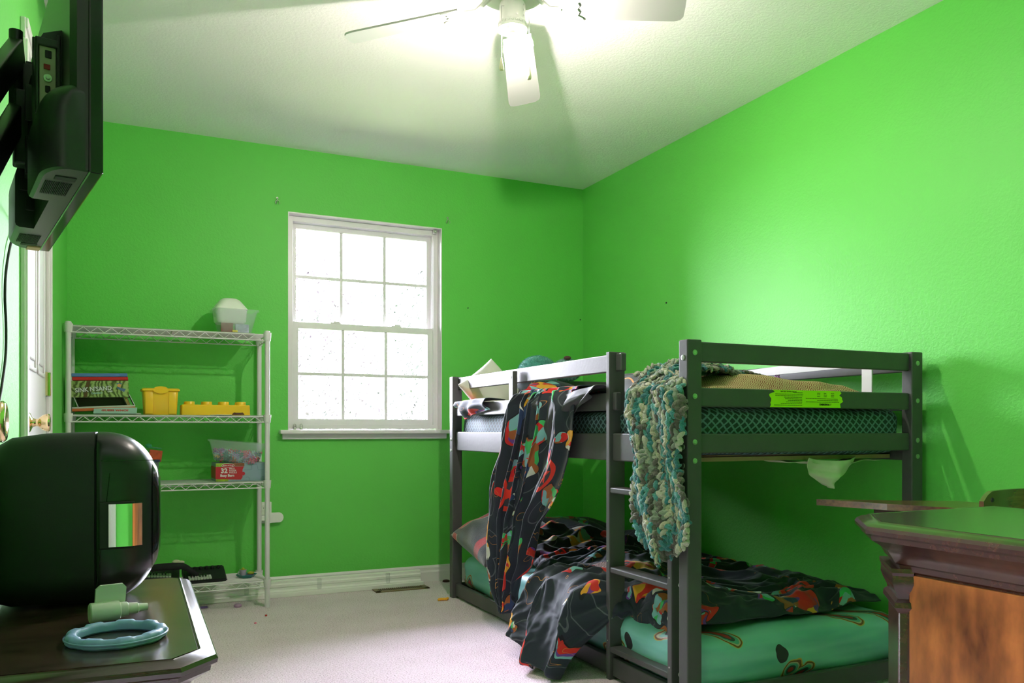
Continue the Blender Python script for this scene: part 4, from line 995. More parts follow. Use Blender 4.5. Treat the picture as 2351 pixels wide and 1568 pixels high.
# local: x runs away from the camera along the screen, +y is the back
w, h = .730, .430
bm = BM(); box(bm, 0, w, -.004, .018, 0, h, .003); obj('bezel', bm, M['blackgloss'], tv)
bm = BM(); box(bm, .012, w - .012, -.0046, -.003, .018, h - .012); obj('screen', bm, M['blackgloss'], tv)
bm = BM()
loft(bm, [[(.004, .016, .004), (w - .004, .016, .004), (w - .004, .016, h - .004), (.004, .016, h - .004)], [(.010, .034, .006), (w - .010, .034, .006), (w - .010, .034, h - .008), (.010, .034, h - .008)], [(.030, .042, .010), (w - .03, .042, .010), (w - .03, .042, h - .02), (.03, .042, h - .02)]])
bs = obj('back_shell', bm, M['tvback'], tv, 20)
bm = BM()   # lower speaker housing, cut away in the middle
for (xa, xb) in ((.006, .235), (.495, w - .006)):
    inner = xa < .1; L = []
    for k in range(12):
        f = k / 11; a_ = f * math.pi / 2; yb = .048 + .036 * math.sin(a_); zt = .128 + .028 * math.sin(a_)
        L.append((.075 * (1 - math.cos(a_)), yb, zt))
    L = [(xa + d, yb, zt) for d, yb, zt in L] + [(xb, .084, .156)] if inner else [(xa, .084, .156)] + [(xb - d, yb, zt) for d, yb, zt in reversed(L)]
    rows = []
    for x, yb, zt in L:
        row = [(x, .018, .001), (x, yb - .008, .001), (x, yb - .002, .004), (x, yb, .010)]
        for k in range(9):
            f = k / 8; row.append((x, yb - (yb - .032) * (1 - math.cos(f * math.pi / 2)), zt - .052 + .052 * math.sin(f * math.pi / 2)))
        row.append((x, .018, zt)); rows.append(row)
    loft(bm, rows)
box(bm, .235, .495, .018, .050, .001, .150)
hs = obj('speaker_housing', bm, M['tvback'], tv, 25)
for x0 in (.095, .560):
    bm = BM()
    for k in range(16): box(bm, x0, x0 + .085, .030 + k * .0026, .0312 + k * .0026, -.0010, .0012)
    g = obj('speaker_grille', bm, M['blackmatte'], hs)
bm = BM(); 
bm.free()
for x0 in (.055, .655): bm = BM(); box(bm, x0, x0 + .022, .028, .060, -.0006, .002, .0005); obj('vent_slot', bm, M['blackmatte'], hs)
bm = BM()   # electronics bulge with slanted top
loft(bm, [[(.125, .040, .10), (.125, .082, .10), (.125, .084, .235), (.125, .070, .262), (.125, .040, .275)], [(.300, .040, .10), (.300, .070, .10), (.300, .072, .235), (.300, .062, .262), (.300, .040, .275)]])
eb = obj('electronics_bulge', bm, M['tvback'], tv, 20)
bm = BM(); box(bm, .118, .128, .044, .050, .12, .262, .002); box(bm, .118, .128, .077, .083, .12, .25, .002); box(bm, .118, .128, .044, .083, .238, .252, .002); obj('port_recess', bm, M['tvback'], eb)
M['port_plate'] = mat('port_label_plate', (.42, .40, .28), .5)
bm = BM(); box(bm, .1225, .1245, .052, .076, .085, .238); pp = obj('port_panel', bm, M['port_plate'], eb); pp['label'] = 'pale beige port panel'
for z in (.142, .165, .118): bm = BM(); box(bm, .1205, .1230, .060, .068, z - .006, z + .006, .0015); obj('port', bm, M['blackmatte'], eb)
bm = BM(); box(bm, .1205, .1230, .058, .068, .219, .232, .001); obj('port', bm, M['blackmatte'], eb)
bm = BM(); box(bm, .1205, .1235, .060, .070, .199, .208, .001); o = obj('audio_port', bm, mat('red_port', (.35, .0, .01), .3), eb); o['label'] = 'small red port'
bm = BM(); lathe(bm, [(0, .006), (.003, .006), (.0035, .003), (.0065, .003), (.007, 0)], 16, Matrix.Translation((.1225, .064, .184)) @ Matrix.Rotation(R(-90), 4, 'Y')); obj('antenna_port', bm, M['metal'], eb, 40)
bm = BM(); box(bm, w - .045, w - .006, .018, .045, -.0018, .001); o = obj('maker_label', bm, mat('peach_label', (.75, .38, .28), .5), hs)
# wall arm
arm = thing('wall_mount', 'black articulated wall mount holding the television', 'wall mount', (XL, 1.62, 1.50))
ub = arm
def wtube(p): return tuple(Vector(p) - Vector((XL, 1.62, 1.50)))
bm = BM()   # slotted vertical plate on the back of the set
Mtv = tv.rotation_euler.to_matrix().to_4x4(); Mtv.translation = tv.location
Minv = Matrix.Translation((XL, 1.62, 1.50)).inverted()
def plate(bm, x0, x1, y0, y1, z0, z1, bev=.002): box(bm, x0, x1, y0, y1, z0, z1, bev, 2, Minv @ Mtv)
for x in (.350, .480):
    for z0_, z1_ in ((.035, .060), (.075, .15), (.18, .25), (.28, .345)): plate(bm, x, x + .006, .044, .066 + .012 * (z0_ > .05 and z0_ < .2), z0_, z1_, .001)
    plate(bm, x, x + .030, .044, .050, .020, .345)
plate(bm, .350, .510, .060, .068, .10, .27); plate(bm, .41, .45, .060, .092, .11, .26, .004)
obj('set_bracket', bm, M['black'], arm)
bm = BM(); box(bm, 0, .012, -.30, -.18, -.26, .02, .002); obj('wall_plate', bm, M['black'], arm)
hx, hy = -.2050, 1.915
bm = BM(); tube(bm, [wtube((hx, hy, 1.50)), wtube((hx, hy, 1.70))], .0125, 16); obj('pivot_rod', bm, M['black'], arm, 35)
bm = BM(); box(bm, -.008, .032, -.018, .018, -.062, .055, .003, 2, Matrix.Translation(wtube((hx + .004, hy + .02, 1.585)))); obj('tilt_head', bm, M['black'], arm, 30)
bm = BM(); tube(bm, [wtube((hx - .012, hy - .02, 1.52)), wtube((hx + .040, hy + .03, 1.52))], .008, 10); obj('tension_knob', bm, M['blackmatte'], arm, 35)
def slant(p0, p1, wy, wz, nm):
    p0, p1 = Vector(p0), Vector(p1); d = p1 - p0; L_ = d.length
    q = d.to_track_quat('X', 'Z').to_matrix().to_4x4()
    bm = BM(); box(bm, -.012, L_ + .022, -wy, wy, -wz, wz, .005, 3, Matrix.Translation(wtube(tuple(p0))) @ q)
    return obj(nm, bm, M['black'], arm, 30)
slant((-.222, 1.66, 1.475), (hx, hy, 1.655), .0125, .027, 'arm_link')
slant((-.222, 1.66, 1.345), (hx, hy, 1.525), .0125, .027, 'arm_link')
slant((-.262, 1.40, 1.34), (-.222, 1.66, 1.41), .010, .03, 'arm_link')
bm = BM(); tube(bm, [wtube((-.222, 1.66, 1.31)), wtube((-.222, 1.66, 1.52))], .014, 16); obj('elbow_joint', bm, M['black'], arm, 35)
# power cord
bm = BM(); pts = []
for (x, y, z) in ((-.170, 2.12, 1.392), (-.215, 2.24, 1.43), (-.245, 2.42, 1.440), (-.264, 2.47, 1.42), (-.267, 2.38, 1.355), (-.269, 2.32, 1.28), (-.270, 2.31, 1.217), (-.270, 2.33, 1.148), (-.270, 2.32, 1.073), (-.270, 2.25, .995), (-.270, 2.19, .93), (-.268, 2.185, .80), (-.262, 2.185, .50)): pts.append(Vector((x, y, z)))
def smooth_path(P, n=8):
    out = []
    for i in range(len(P) - 1):
        p0, p1, p2, p3 = P[max(i - 1, 0)], P[i], P[i + 1], P[min(i + 2, len(P) - 1)]
        for k in range(n):
            t_ = k / n; out.append(.5 * ((2 * p1) + (p2 - p0) * t_ + (2 * p0 - 5 * p1 + 4 * p2 - p3) * t_ ** 2 + (3 * p1 - p0 - 3 * p2 + p3) * t_ ** 3))
    out.append(P[-1]); return out
tube(bm, smooth_path(pts), .0032, 8); tag(obj('power_cord', bm, M['blackmatte'], None, True), 'thin black cord hanging down the wall from the television', 'cord')

# ---------------------------------------------------------------- left dresser, cooler and toys
def offset_loop(p, d):
    """offset a convex polygon (ccw) inwards by d"""
    n = len(p); out = []
    for i in range(n):
        a, b_, c = Vector(p[i - 1]), Vector(p[i]), Vector(p[(i + 1) % n])
        e1_ = (b_ - a).normalized(); e2_ = (c - b_).normalized()
        n1 = Vector((-e1_.y, e1_.x)); n2 = Vector((-e2_.y, e2_.x)); bis = (n1 + n2)
        out.append(tuple(b_ + bis * (d / (bis.dot(n1)))))
    return out
def moulded_top(par, poly, zt, cornice=True, inset=.03):
    prof = [(.034, 0), (.030, -.0005), (.026, .0010), (.022, -.0015), (.012, -.0035), (.004, -.008), (.0, -.014), (.0015, -.021), (.008, -.025)]
    bm = BM(); loops = [[(x, y, zt + dz) for x, y in offset_loop(poly, d)] for d, dz in reversed(prof)]
    loft(bm, loops); o = obj('top_moulding', bm, M['dresser'], par, 25)
    bm = BM(); ins = offset_loop(poly, .031); prism(bm, ins, zt - .004, zt + .0008); obj('top_board', bm, M['dresser_top'], par)
    if cornice:
        pr = [(.010, -.024), (.012, -.034), (.022, -.040), (.040, -.052), (.050, -.068), (.054, -.076), (.062, -.080), (.064, -.090), (.070, -.094)]
        bm = BM(); loops = [[(x, y, zt + dz) for x, y in offset_loop(poly, d)] for d, dz in pr]
        loft(bm, loops); obj('cornice', bm, M['dresser'], par, 25)
dl = thing('dresser', 'dark wood dresser with worn top at lower left under the cooler', 'dresser', (-.27, 1.35, 0))
o0 = Vector((-.27, 1.35))
poly = [(-.270, 1.37), (.074, 1.352), (.133, 1.415), (.138, 2.135), (.10, 2.165), (-.270, 2.165)]
poly = [(x - o0.x, y - o0.y) for x, y in poly]
moulded_top(dl, poly, .54)
body = offset_loop(poly, .07)
bm = BM(); prism(bm, body, .06, .448); obj('dresser_body', bm, M['panel'], dl)
for i in (1, 2):
    b_ = body[i]; bm = BM(); box(bm, -.022, .022, -.022, .022, .0, .46, .006, 2, Matrix.Translation((b_[0] - .005, b_[1] + .005, 0)) @ Matrix.Rotation(R(45), 4, 'Z')); obj('corner_pilaster', bm, M['dresser'], dl)
for k in range(3):
    z = .075 + k * .125
    bm = BM(); box(bm, body[2][0] - .004, body[2][0] + .010, body[2][1] + .04, body[3][1] - .02, z, z + .115, .004); dr = obj('drawer', bm, M['panel'], dl)
    bm = BM(); tube(bm, [(body[2][0] + .010, body[2][1] + .30, z + .058), (body[2][0] + .026, body[2][1] + .31, z + .050), (body[2][0] + .026, body[2][1] + .36, z + .050), (body[2][0] + .010, body[2][1] + .37, z + .058)], .004, 8); obj('handle', bm, M['brass'], dr, True)

cooler = thing('mini_fridge', 'glossy black rounded mini fridge with a chrome latch on the left dresser', 'mini fridge', (-.250, 1.835, .5412))
# local x towards the door, y away from camera, z up
def rrect(x, y0, y1, z0, z1, r, n=7):
    out = []
    for cy, cz, a0 in ((y1 - r, z1 - r, 0), (y0 + r, z1 - r, 90), (y0 + r, z0 + r, 180), (y1 - r, z0 + r, 270)):
        for k in range(n + 1): a = R(a0 + 90 * k / n); out.append((x, cy + r * math.cos(a), cz + r * math.sin(a)))
    return out
D, HH = .262, .352
bm = BM(); loft(bm, [rrect(-.0, .035, D - .035, .035, HH - .060, .05), rrect(.012, .012, D - .012, .012, HH - .030, .06), rrect(.040, .002, D - .002, .004, HH - .012, .065), rrect(.10, 0, D, .002, HH - .003, .065), rrect(.188, 0, D, .002, HH, .065)]); obj('fridge_body', bm, M['blackmatte'], cooler, 60)
bm = BM(); rr_ = [rrect(.189, .0006, D - .0006, .003, HH - .0006, .065), rrect(.191, .0030, D - .003, .006, HH - .004, .062)]
for k in range(19):
    a_ = k / 18 * math.pi / 2; x_ = .193 + .117 * math.sin(a_); c_ = (1 - math.cos(a_)) ** 1.15
    rr_.append(rrect(x_, .0004 + .088 * c_, D - .088 * c_, .003 + .118 * c_, HH - .118 * c_, .065 - .018 * c_))
loft(bm, rr_)
dor = obj('fridge_door', bm, mat('satin_black_plastic', (.012, .012, .014), .30), cooler, 60)
bm = BM(); 
loft(bm, [rrect(.296, .040, D - .040, .060, HH - .058, .055), rrect(.3055, .052, D - .052, .075, HH - .072, .052), rrect(.3125, .070, D - .070, .098, HH - .095, .045), rrect(.3140, .085, D - .085, .12, HH - .12, .04)]); obj('door_window', bm, M['blackgloss'], dor, 60)
bm = BM(); box(bm, .200, .300, -.0012, .004, .2935, .2950); tube(bm, [(.190, -.0005, .02), (.2165, -.0005, .27)], .0006, 4); obj('door_seam', bm, M['blackgloss'], dor)
bm = BM(); box(bm, .196, .262, -.003, .004, .116, .212, .003); rc = obj('latch_recess', bm, M['blackmatte'], cooler)
bm = BM(); L = []
for k in range(9):
    f = k / 8; x = .214 + f * .062; yy = -.0075 - .004 * math.sin(f * math.pi) + .012 * f * f
    L.append([(x, yy, .120 + .001), (x, yy + .004, .120), (x, yy + .004, .208), (x, yy, .207)])
loft(bm, L); obj('latch_handle', bm, M['chrome'], cooler, 60)
# toy nozzle
M['mint'] = mat('pale_green_white_plastic', (.60, .60, .54), .45)
t = thing('plastic_nozzle', 'pale plastic tube with stepped tip and flat paddle, on the dresser before the fridge', 'nozzle', (-.065, 1.688, .542), R(12))
bm = BM(); Mx = Matrix.Translation((0, 0, .019)) @ Matrix.Rotation(R(90), 4, 'Y')
lathe(bm, [(0, 0), (.0165, 0), (.0185, .002), (.0185, .045), (.0175, .050), (.0145, .052), (.0135, .064), (.0115, .066), (.0105, .082), (.0080, .084), (.0065, .100), (0, .101)], 28, Mx); obj('nozzle_tube', bm, M['mint'], t, 30)
bm = BM(); prism(bm, [(.010, .028), (.012, .060), (.020, .067), (.058, .067), (.064, .060), (.062, .034), (.056, .028)], -.004, .004, Matrix.Translation((0, .008, 0)) @ Matrix.Rotation(R(90), 4, 'X')); obj('paddle', bm, M['mint'], t)
# blue ring
def ring_mat():
    m = mat('blue_speckled_rubber', (.22, .36, .60), .45, var=.25, vscale=30); return m
t = thing('dive_ring', 'light blue notched toy ring lying on the left dresser', 'toy ring', (-.018, 1.548, .5415), R(10))
bm = BM(); seg = 96; R1, R0, hz = .079, .060, .018; loops = []
for k in range(seg):
    a = 2 * math.pi * k / seg; notch = 1 if (math.sin(a * 9) > .1) else 0
    ro = R1 - (.0025 if notch else 0); zt = hz - (.002 if notch else 0)
    P = [(ro - .003, .0), (ro, .003), (ro, zt - .005), (ro - .003, zt - .001), (ro - .007, zt), (R0 + .006, zt), (R0 + .002, zt - .002), (R0, zt - .006), (R0, .003), (R0 + .003, 0)]
    loops.append([(r_ * math.cos(a), r_ * math.sin(a), z_) for r_, z_ in P])
rings = [[bm.verts.new(p) for p in L] for L in loops]; n = 10
for i in range(seg):
    A, B = rings[i], rings[(i + 1) % seg]
    for k in range(n): bm.faces.new((A[k], A[(k + 1) % n], B[(k + 1) % n], B[k]))
obj('ring_body', bm, ring_mat(), t, 40)
bm = BM(); lathe(bm, [(.080, .007), (.0812, .008), (.0812, .010), (.080, .011)], 64); obj('ring_rib', bm, ring_mat(), t, 40)

# ---------------------------------------------------------------- right dresser and school desk
drs = thing('dresser', 'tall dark wood chest with moulded top at the lower right corner', 'dresser', (1.246, .30, 0))
o0 = Vector((1.246, .30))
poly = [(1.246, .30), (1.72, .30), (1.79, .38), (1.79, 1.235), (1.362, 1.235), (1.246, 1.105)]
poly = [(x - o0.x, y - o0.y) for x, y in poly]
moulded_top(drs, poly, .725)
body = offset_loop(poly, .072)
bm = BM(); prism(bm, body, .04, .635); obj('dresser_body', bm, M['dresser'], drs)
bm = BM(); box(bm, body[0][0] - .004, body[0][0] + .004, body[0][1] + .03, body[5][1] - .012, .06, .628, .002); obj('side_panel', bm, M['panel'], drs)
# chamfered pilaster with stacked mouldings under the cornice
c0, c1 = Vector(body[5]), Vector(body[4]); mid = (c0 + c1) / 2; an = math.atan2((c1 - c0).y, (c1 - c0).x); Lc = (c1 - c0).length
Mp = Matrix.Translation((mid.x, mid.y, 0)) @ Matrix.Rotation(an, 4, 'Z')
bm = BM(); box(bm, -Lc / 2 - .004, Lc / 2 + .004, -.01, .012, .03, .560, .003, 2, Mp); obj('corner_pilaster', bm, M['dresser'], drs)
bm = BM()
prf = [(.012, .555), (.016, .560), (.020, .566), (.019, .576), (.013, .582), (.014, .588), (.020, .600), (.024, .612), (.023, .626), (.026, .632), (.026, .640)]
loft(bm, [[Mp @ Vector((-Lc / 2 - d + .004, -.012, z)), Mp @ Vector((Lc / 2 + d - .004, -.012, z)), Mp @ Vector((Lc / 2 + d - .004, d, z)), Mp @ Vector((-Lc / 2 - d + .004, d, z))] for d, z in prf]); obj('corbel', bm, M['dresser'], drs, 25)

sd_ = thing('school_desk', 'varnished wooden school chair desk behind the tall chest', 'desk', (1.85, 1.45, 0))
def dloc(p): return Vector(p) - Vector((1.85, 1.45, 0))
bm = BM()
c = [(-.215, .165), (.30, .055), (.34, -.10), (-.10, -.02), (-.20, .05)]
prism(bm, [(-.222, .150), (-.02, .115), (.26, .10), (.26, -.12), (-.05, -.12), (-.14, .0)], .700, .716)
for v in bm.verts: v.co.z += (v.co.x + .222) * -.04
obj('writing_tablet', bm, M['deskwood'], sd_)
bm = BM(); tube(bm, [(-.06, .06, .690), (.10, .03, .68), (.22, .0, .60), (.24, -.02, .02)], .011, 10); box(bm, -.085, .0, .02, .09, .676, .698, .004); obj('tablet_arm', bm, mat('brown_steel_tube', (.05, .03, .02), .35, .4), sd_, 40)
steel = bpy.data.materials['brown_steel_tube']
# chair back rest and seat
bm = BM(); L = []
for k in range(13):
    f = k / 12; x = -.02 + f * .40; cy = -.165 + .05 * math.sin(f * math.pi)
    hh_ = .060 * min(1, .55 + 3.5 * min(f, 1 - f)); zc = .703
    L.append([(x, cy - .006, zc - hh_), (x, cy + .006, zc - hh_), (x, cy + .006, zc + hh_ * .75), (x, cy - .006, zc + hh_ * .75)])
loft(bm, L); obj('back_rest', bm, M['deskwood'], sd_, 40)
bm = BM(); lathe(bm, [(0, .002), (.005, .002), (.006, 0)], 12, Matrix.Translation((.012, -.170, .730)) @ Matrix.Rotation(R(90), 4, 'X')); obj('back_screw', bm, M['blackmatte'], sd_)
bm = BM(); box(bm, .18, .56, -.14, .22, .42, .435, .006); obj('seat', bm, M['deskwood'], sd_)
for sx, sy in ((.21, -.12), (.53, -.12), (.21, .20), (.53, .20)):
    bm = BM(); tube(bm, ([(.05 if sx < .3 else .34, -.135, .70), (.08 if sx < .3 else .40, -.13, .60)] if sy < 0 else []) + [(sx, sy, .43), (sx, sy * 1.1, .02)], .010, 10); ball(bm, (sx, sy * 1.1, .012), .013, 2); obj('leg', bm, steel, sd_, 40)
# ---------------------------------------------------------------- bedding
def sheet(name, P, m, parent=None, thick=.006, sub=1, uvs=(1.0, 1.0), uv0=(0, 0), uvfun=None, arc=False):
    """P[v][u] grid of points -> smooth cloth with uv in metres"""
    nv, nu = len(P), len(P[0]); off = Vector((0, 0, 0))
    me = bpy.data.meshes.new(name)
    me.from_pydata([tuple(p) for row in P for p in row], [], [(j * nu + i, j * nu + i + 1, (j + 1) * nu + i + 1, (j + 1) * nu + i) for j in range(nv - 1) for i in range(nu - 1)])
    uv = me.uv_layers.new(name='UVMap')
    if arc:
        cum = []
        for row in P:
            c = [0.0]
            for a_, b_ in zip(row, row[1:]): c.append(c[-1] + (b_ - a_).length)
            cum.append(c)
        uvfun = lambda s_, t_: (uv0[0] + cum[round(t_ * (nv - 1))][round(s_ * (nu - 1))], uv0[1] + uvs[1] * t_)
    for p in me.polygons:
        p.use_smooth = True
        for li, vi in zip(p.loop_indices, p.vertices):
            j, i = divmod(vi, nu)
            uv.data[li].uv = uvfun(i / (nu - 1), j / (nv - 1)) if uvfun else (uv0[0] + uvs[0] * i / (nu - 1), uv0[1] + uvs[1] * j / (nv - 1))
    o = bpy.data.objects.new(name, me); C.objects.link(o); me.materials.append(m); o.parent = parent
    if thick: 
        sd = o.modifiers.new('thickness', 'SOLIDIFY'); sd.thickness = thick; sd.offset = 0
    if sub: 
        ss = o.modifiers.new('smooth', 'SUBSURF'); ss.levels = sub; ss.render_levels = sub
    return o
def sm(a, b, t):
    t = max(0.0, min(1.0, (t - a) / (b - a))); return t * t * (3 - 2 * t)
def interp(tab, t):
    for (a, va), (b_, vb) in zip(tab, tab[1:]):
        if t <= b_: 
            f = max(0, min(1, (t - a) / (b_ - a))); return va + (vb - va) * f
    return tab[-1][1]
def N(x, y=0.0, z=0.0): return noise.noise(Vector((x, y, z)))

def wrinkle(x, y, seed, s=1.0):
    """sharp-crested soft folds: warped ridged noise, about -0.4..1"""
    qx = x + .16 * N(x * 2.6, y * 2.6, seed); qy = y + .16 * N(x * 2.6, y * 2.6, seed + 11)
    a = 1 - 2.3 * abs(N(qx * 2.6 * s, qy * 7.5 * s, seed + 3)); b_ = 1 - 2.3 * abs(N(qx * 5.5 * s + 3, qy * 15 * s, seed + 6))
    c_ = 1 - 2.3 * abs(N(qx * 11 * s, qy * 27 * s, seed + 14))
    return .58 * a + .32 * b_ + .13 * c_
PROF = [(0, (1.625, .290)), (.12, (1.570, .318)), (.25, (1.500, .300)), (.45, (1.445, .205)), (.70, (1.405, .100)), (.86, (1.370, .030)), (1.0, (1.400, .006))]
def prof(f):
    for (a, pa), (b_, pb) in zip(PROF, PROF[1:]):
        if f <= b_:
            k = (f - a) / (b_ - a); k = k * k * (3 - 2 * k) * .5 + k * .5
            return pa[0] + (pb[0] - pa[0]) * k, pa[1] + (pb[1] - pa[1]) * k
    return PROF[-1][1]
P = []; NVV, NUU = 230, 170
for j in range(NVV):
    v = j / (NVV - 1); y = 2.115 + v * (3.60 - 2.115); row = []
    w = sm(2.46, 2.60, y) * (1 - sm(2.98, 3.20, y))
    reach = w * (.72 + .28 * sm(3.15, 2.70, y))
    for i in range(NUU):
        u = i / (NUU - 1)
        # the near hem wanders so the teal sheet shows at the near right corner
        hem = (.035 + .05 * N(u * 3, 1.5, 4) + .07 * sm(.30, .0, u)) * (1 - sm(0, .35, v))
        yy = y + hem
        if u < .60:
            f = u / .60; x = 2.592 - f * (2.592 - 1.645)
            lump = .045 * sm(.35, .9, f) * sm(2.3, 2.8, yy) + .05 * math.exp(-((x - 1.78) / .16) ** 2 - ((yy - 2.36) / .16) ** 2) + .06 * math.exp(-((x - 2.0) / .22) ** 2 - ((yy - 3.0) / .22) ** 2) + .10 * sm(3.30, 3.60, yy)
            h = .016 + lump + .062 * max(-.22, wrinkle(x, yy, 2.0)) * (1 - .55 * sm(.15, 0, f))
            edge = min(sm(0, .03, v), 1)
            z = .238 + max(.004, h) * (.35 + .65 * edge)
            row.append(Vector((min(2.60, x + .012 * N(x * 9, yy * 9, 4)), yy + .014 * N(x * 7, yy * 7, 9), z)))
        else:
            f = (u - .60) / .40; px_, pz_ = prof(f)
            zt = .238 + .016 + .045 * sm(2.3, 2.8, yy) + .052 * max(-.22, wrinkle(1.645, yy, 2.0))
            # resting hem where nothing spills
            qx = 1.645 - .012 * math.sin(f * 2.6); qz = zt - .030 * f
            if yy < 2.5: qz = zt - (.075 * f) * sm(2.12, 2.25, yy); 
            sx = px_ - .03 * N(yy * 5, f, 3); sz = pz_ + (zt - .29) * (1 - sm(0, .4, f))
            gat = 2 * math.pi * (yy * 5.4 + .55 * N(yy * 3.2, f * 1.8, 8) + .55 * f * (1 - (yy - 2.5)))
            amp = (.030 * sm(0, .35, f) * (1 - .45 * sm(.8, 1, f)))
            sx -= amp * (1 + math.sin(gat)) * .8 + .020 * wrinkle(f * .8, yy, 5.0, 1.6) * sm(0, .2, f)
            sz += .014 * math.sin(gat + 1.2) * sm(.5, .9, f) + .018 * max(0, wrinkle(f, yy, 7.0)) * sm(.75, 1, f)
            x = qx + (sx - qx) * reach; z = qz + (sz - qz) * reach
            if f > .5 and reach < .98: z = max(z, .010)
            row.append(Vector((x, yy + .025 * math.cos(gat) * reach * sm(0, .5, f) + .012 * N(f * 6, yy * 7, 9), max(z, .010))))
    P.append(row)
lc = sheet('comforter', P, M['comforter'], None, .006, 1, (1.75, 2.05), arc=True)
tag(lc, 'dark patterned comforter heaped over the lower bunk and spilling onto the carpet', 'comforter')

# ---- pillows
def pillow(name, label, loc, rot, w, d, h, m, seed=0, corner=.0, wr=.012):
    n = 28; P = []; bm = BM(); top = []; bot = []
    for side in (1, -1):
        g = []
        for j in range(n + 1):
            row = []
            for i in range(n + 1):
                u = 2 * i / n - 1; v = 2 * j / n - 1
                pinch = 1 - .10 * (1 - abs(u) ** 2) * abs(v) ** 6 * 0
                x = u * w / 2 * (1 - .07 * (1 - abs(u)) * 0 - .06 * (1 - u * u) * 0 - .05 * (1 - v * v) * (abs(u) > .999) * 0)
                x = u * w / 2 * (1 - .06 * (1 - v * v)); y = v * d / 2 * (1 - .06 * (1 - u * u))
                e = max(0, (1 - abs(u) ** 2.6)) ** .5 * max(0, (1 - abs(v) ** 2.6)) ** .5
                edge = min(1 - abs(u), 1 - abs(v))
                z = side * h / 2 * e + wr * N(x * 9 + seed, y * 9, side) * min(1, edge * 5) + wr * .7 * math.sin(x * 40 + 8 * N(x * 4, y * 4, seed)) * min(1, edge * 4) * .5
                if edge < 1e-6: z = wr * .4 * N(x * 7 + seed, y * 7, 3)
                row.append(Vector((x, y, z)))
            g.append(row)
        (top if side > 0 else bot).extend(g)
    me = bpy.data.meshes.new(name); vs = []; idx = {}; faces = []
    for s_, g in enumerate((top, bot)):
        for j in range(n + 1):
            for i in range(n + 1):
                e_ = i in (0, n) or j in (0, n)
                key = (0 if e_ else s_, i, j)
                if key not in idx: idx[key] = len(vs); vs.append(tuple(g[j][i]))
    for s_ in (0, 1):
        for j in range(n):
            for i in range(n):
                q = []
                for a, b_ in ((i, j), (i + 1, j), (i + 1, j + 1), (i, j + 1)):
                    e_ = a in (0, n) or b_ in (0, n); q.append(idx[(0 if e_ else s_, a, b_)])
                faces.append(tuple(q) if s_ == 0 else tuple(reversed(q)))
    me.from_pydata(vs, [], faces)
    uv = me.uv_layers.new(name='UVMap')
    for p in me.polygons:
        p.use_smooth = True
        for li, vi in zip(p.loop_indices, p.vertices): uv.data[li].uv = (vs[vi][0] + .5 + seed, vs[vi][1] + .5)
    me.materials.append(m)
    o = bpy.data.objects.new(name, me); C.objects.link(o); o.location = loc; o.rotation_euler = rot
    ss = o.modifiers.new('smooth', 'SUBSURF'); ss.levels = ss.render_levels = 1
    return tag(o, label, 'pillow')

def striped_pillow_mat():
    m = bpy.data.materials.new('grey_red_pillow_fabric'); m.use_nodes = True
    nt = m.node_tree; b = nt.nodes['Principled BSDF']; b.inputs['Roughness'].default_value = .9; b.inputs['Sheen Weight'].default_value = .5
    tc = nt.nodes.new('ShaderNodeTexCoord'); s = nt.nodes.new('ShaderNodeSeparateXYZ'); nt.links.new(tc.outputs['Object'], s.inputs[0])
    n = nt.nodes.new('ShaderNodeTexNoise'); n.inputs['Scale'].default_value = 7; nt.links.new(tc.outputs['Object'], n.inputs['Vector'])
    g = ramp(nt, [(.40, (.022, .026, .034)), (.5, (.055, .052, .05)), (.62, (.045, .06, .095))]); nt.links.new(n.outputs['Fac'], g.inputs[0])
    def band(c, wd):
        return math_node(nt, 'LESS_THAN', math_node(nt, 'ABSOLUTE', math_node(nt, 'SUBTRACT', math_node(nt, 'ADD', s.outputs[1], math_node(nt, 'MULTIPLY', s.outputs[0], .30)), c)), wd)
    dash = math_node(nt, 'GREATER_THAN', math_node(nt, 'FRACT', math_node(nt, 'MULTIPLY', s.outputs[0], 5.0)), .13)
    c = mixc(nt, math_node(nt, 'MULTIPLY', band(.13, .030), dash), g.outputs[0], (.55, .50, .48))
    c = mixc(nt, math_node(nt, 'MULTIPLY', band(.13, .023), dash), c, (.55, .02, .03))
    c = mixc(nt, band(-.16, .03), c, (.42, .015, .02))
    nt.links.new(c, b.inputs['Base Color'])
    bp = nt.nodes.new('ShaderNodeBump'); bp.inputs['Strength'].default_value = .3; bp.inputs['Distance'].default_value = .01
    n2 = nt.nodes.new('ShaderNodeTexNoise'); n2.inputs['Scale'].default_value = 260; nt.links.new(tc.outputs['Object'], n2.inputs['Vector'])
    nt.links.new(n2.outputs['Fac'], bp.inputs['Height']); nt.links.new(bp.outputs[0], b.inputs['Normal'])
    return m
M['pstripe'] = striped_pillow_mat()
M['whitecloth'] = mat('off_white_cotton', (.62, .58, .56), .9, bump=.15, bscale=500)
pillow('pillow', 'dark grey pillow with red and white stripes at the far end of the lower bunk', (1.755, 3.835, .345), (R(12), R(-16), R(-4)), .44, .50, .20, M['pstripe'], 1)
pillow('pillow', 'dark patterned pillow at the far wall end of the lower bunk', (2.19, 3.74, .315), (R(14), R(6), R(8)), .50, .48, .18, M['comforter'], 3)
pillow('pillow', 'white and grey pillow propped at the far end of the upper bunk', (1.72, 3.93, 1.10), (R(66), R(-34), R(14)), .27, .27, .12, M['whitecloth'], 5)
pillow('pillow', 'dark patterned pillow lying behind the white one on the upper bunk', (2.02, 3.86, 1.07), (R(35), R(10), R(-14)), .36, .34, .11, M['comforter'], 8)
pillow('pillow', 'plain off-white pillow lying at the wall side of the upper bunk', (2.22, 3.22, 1.045), (0, R(-3), R(12)), .42, .56, .13, M['whitecloth'], 9)
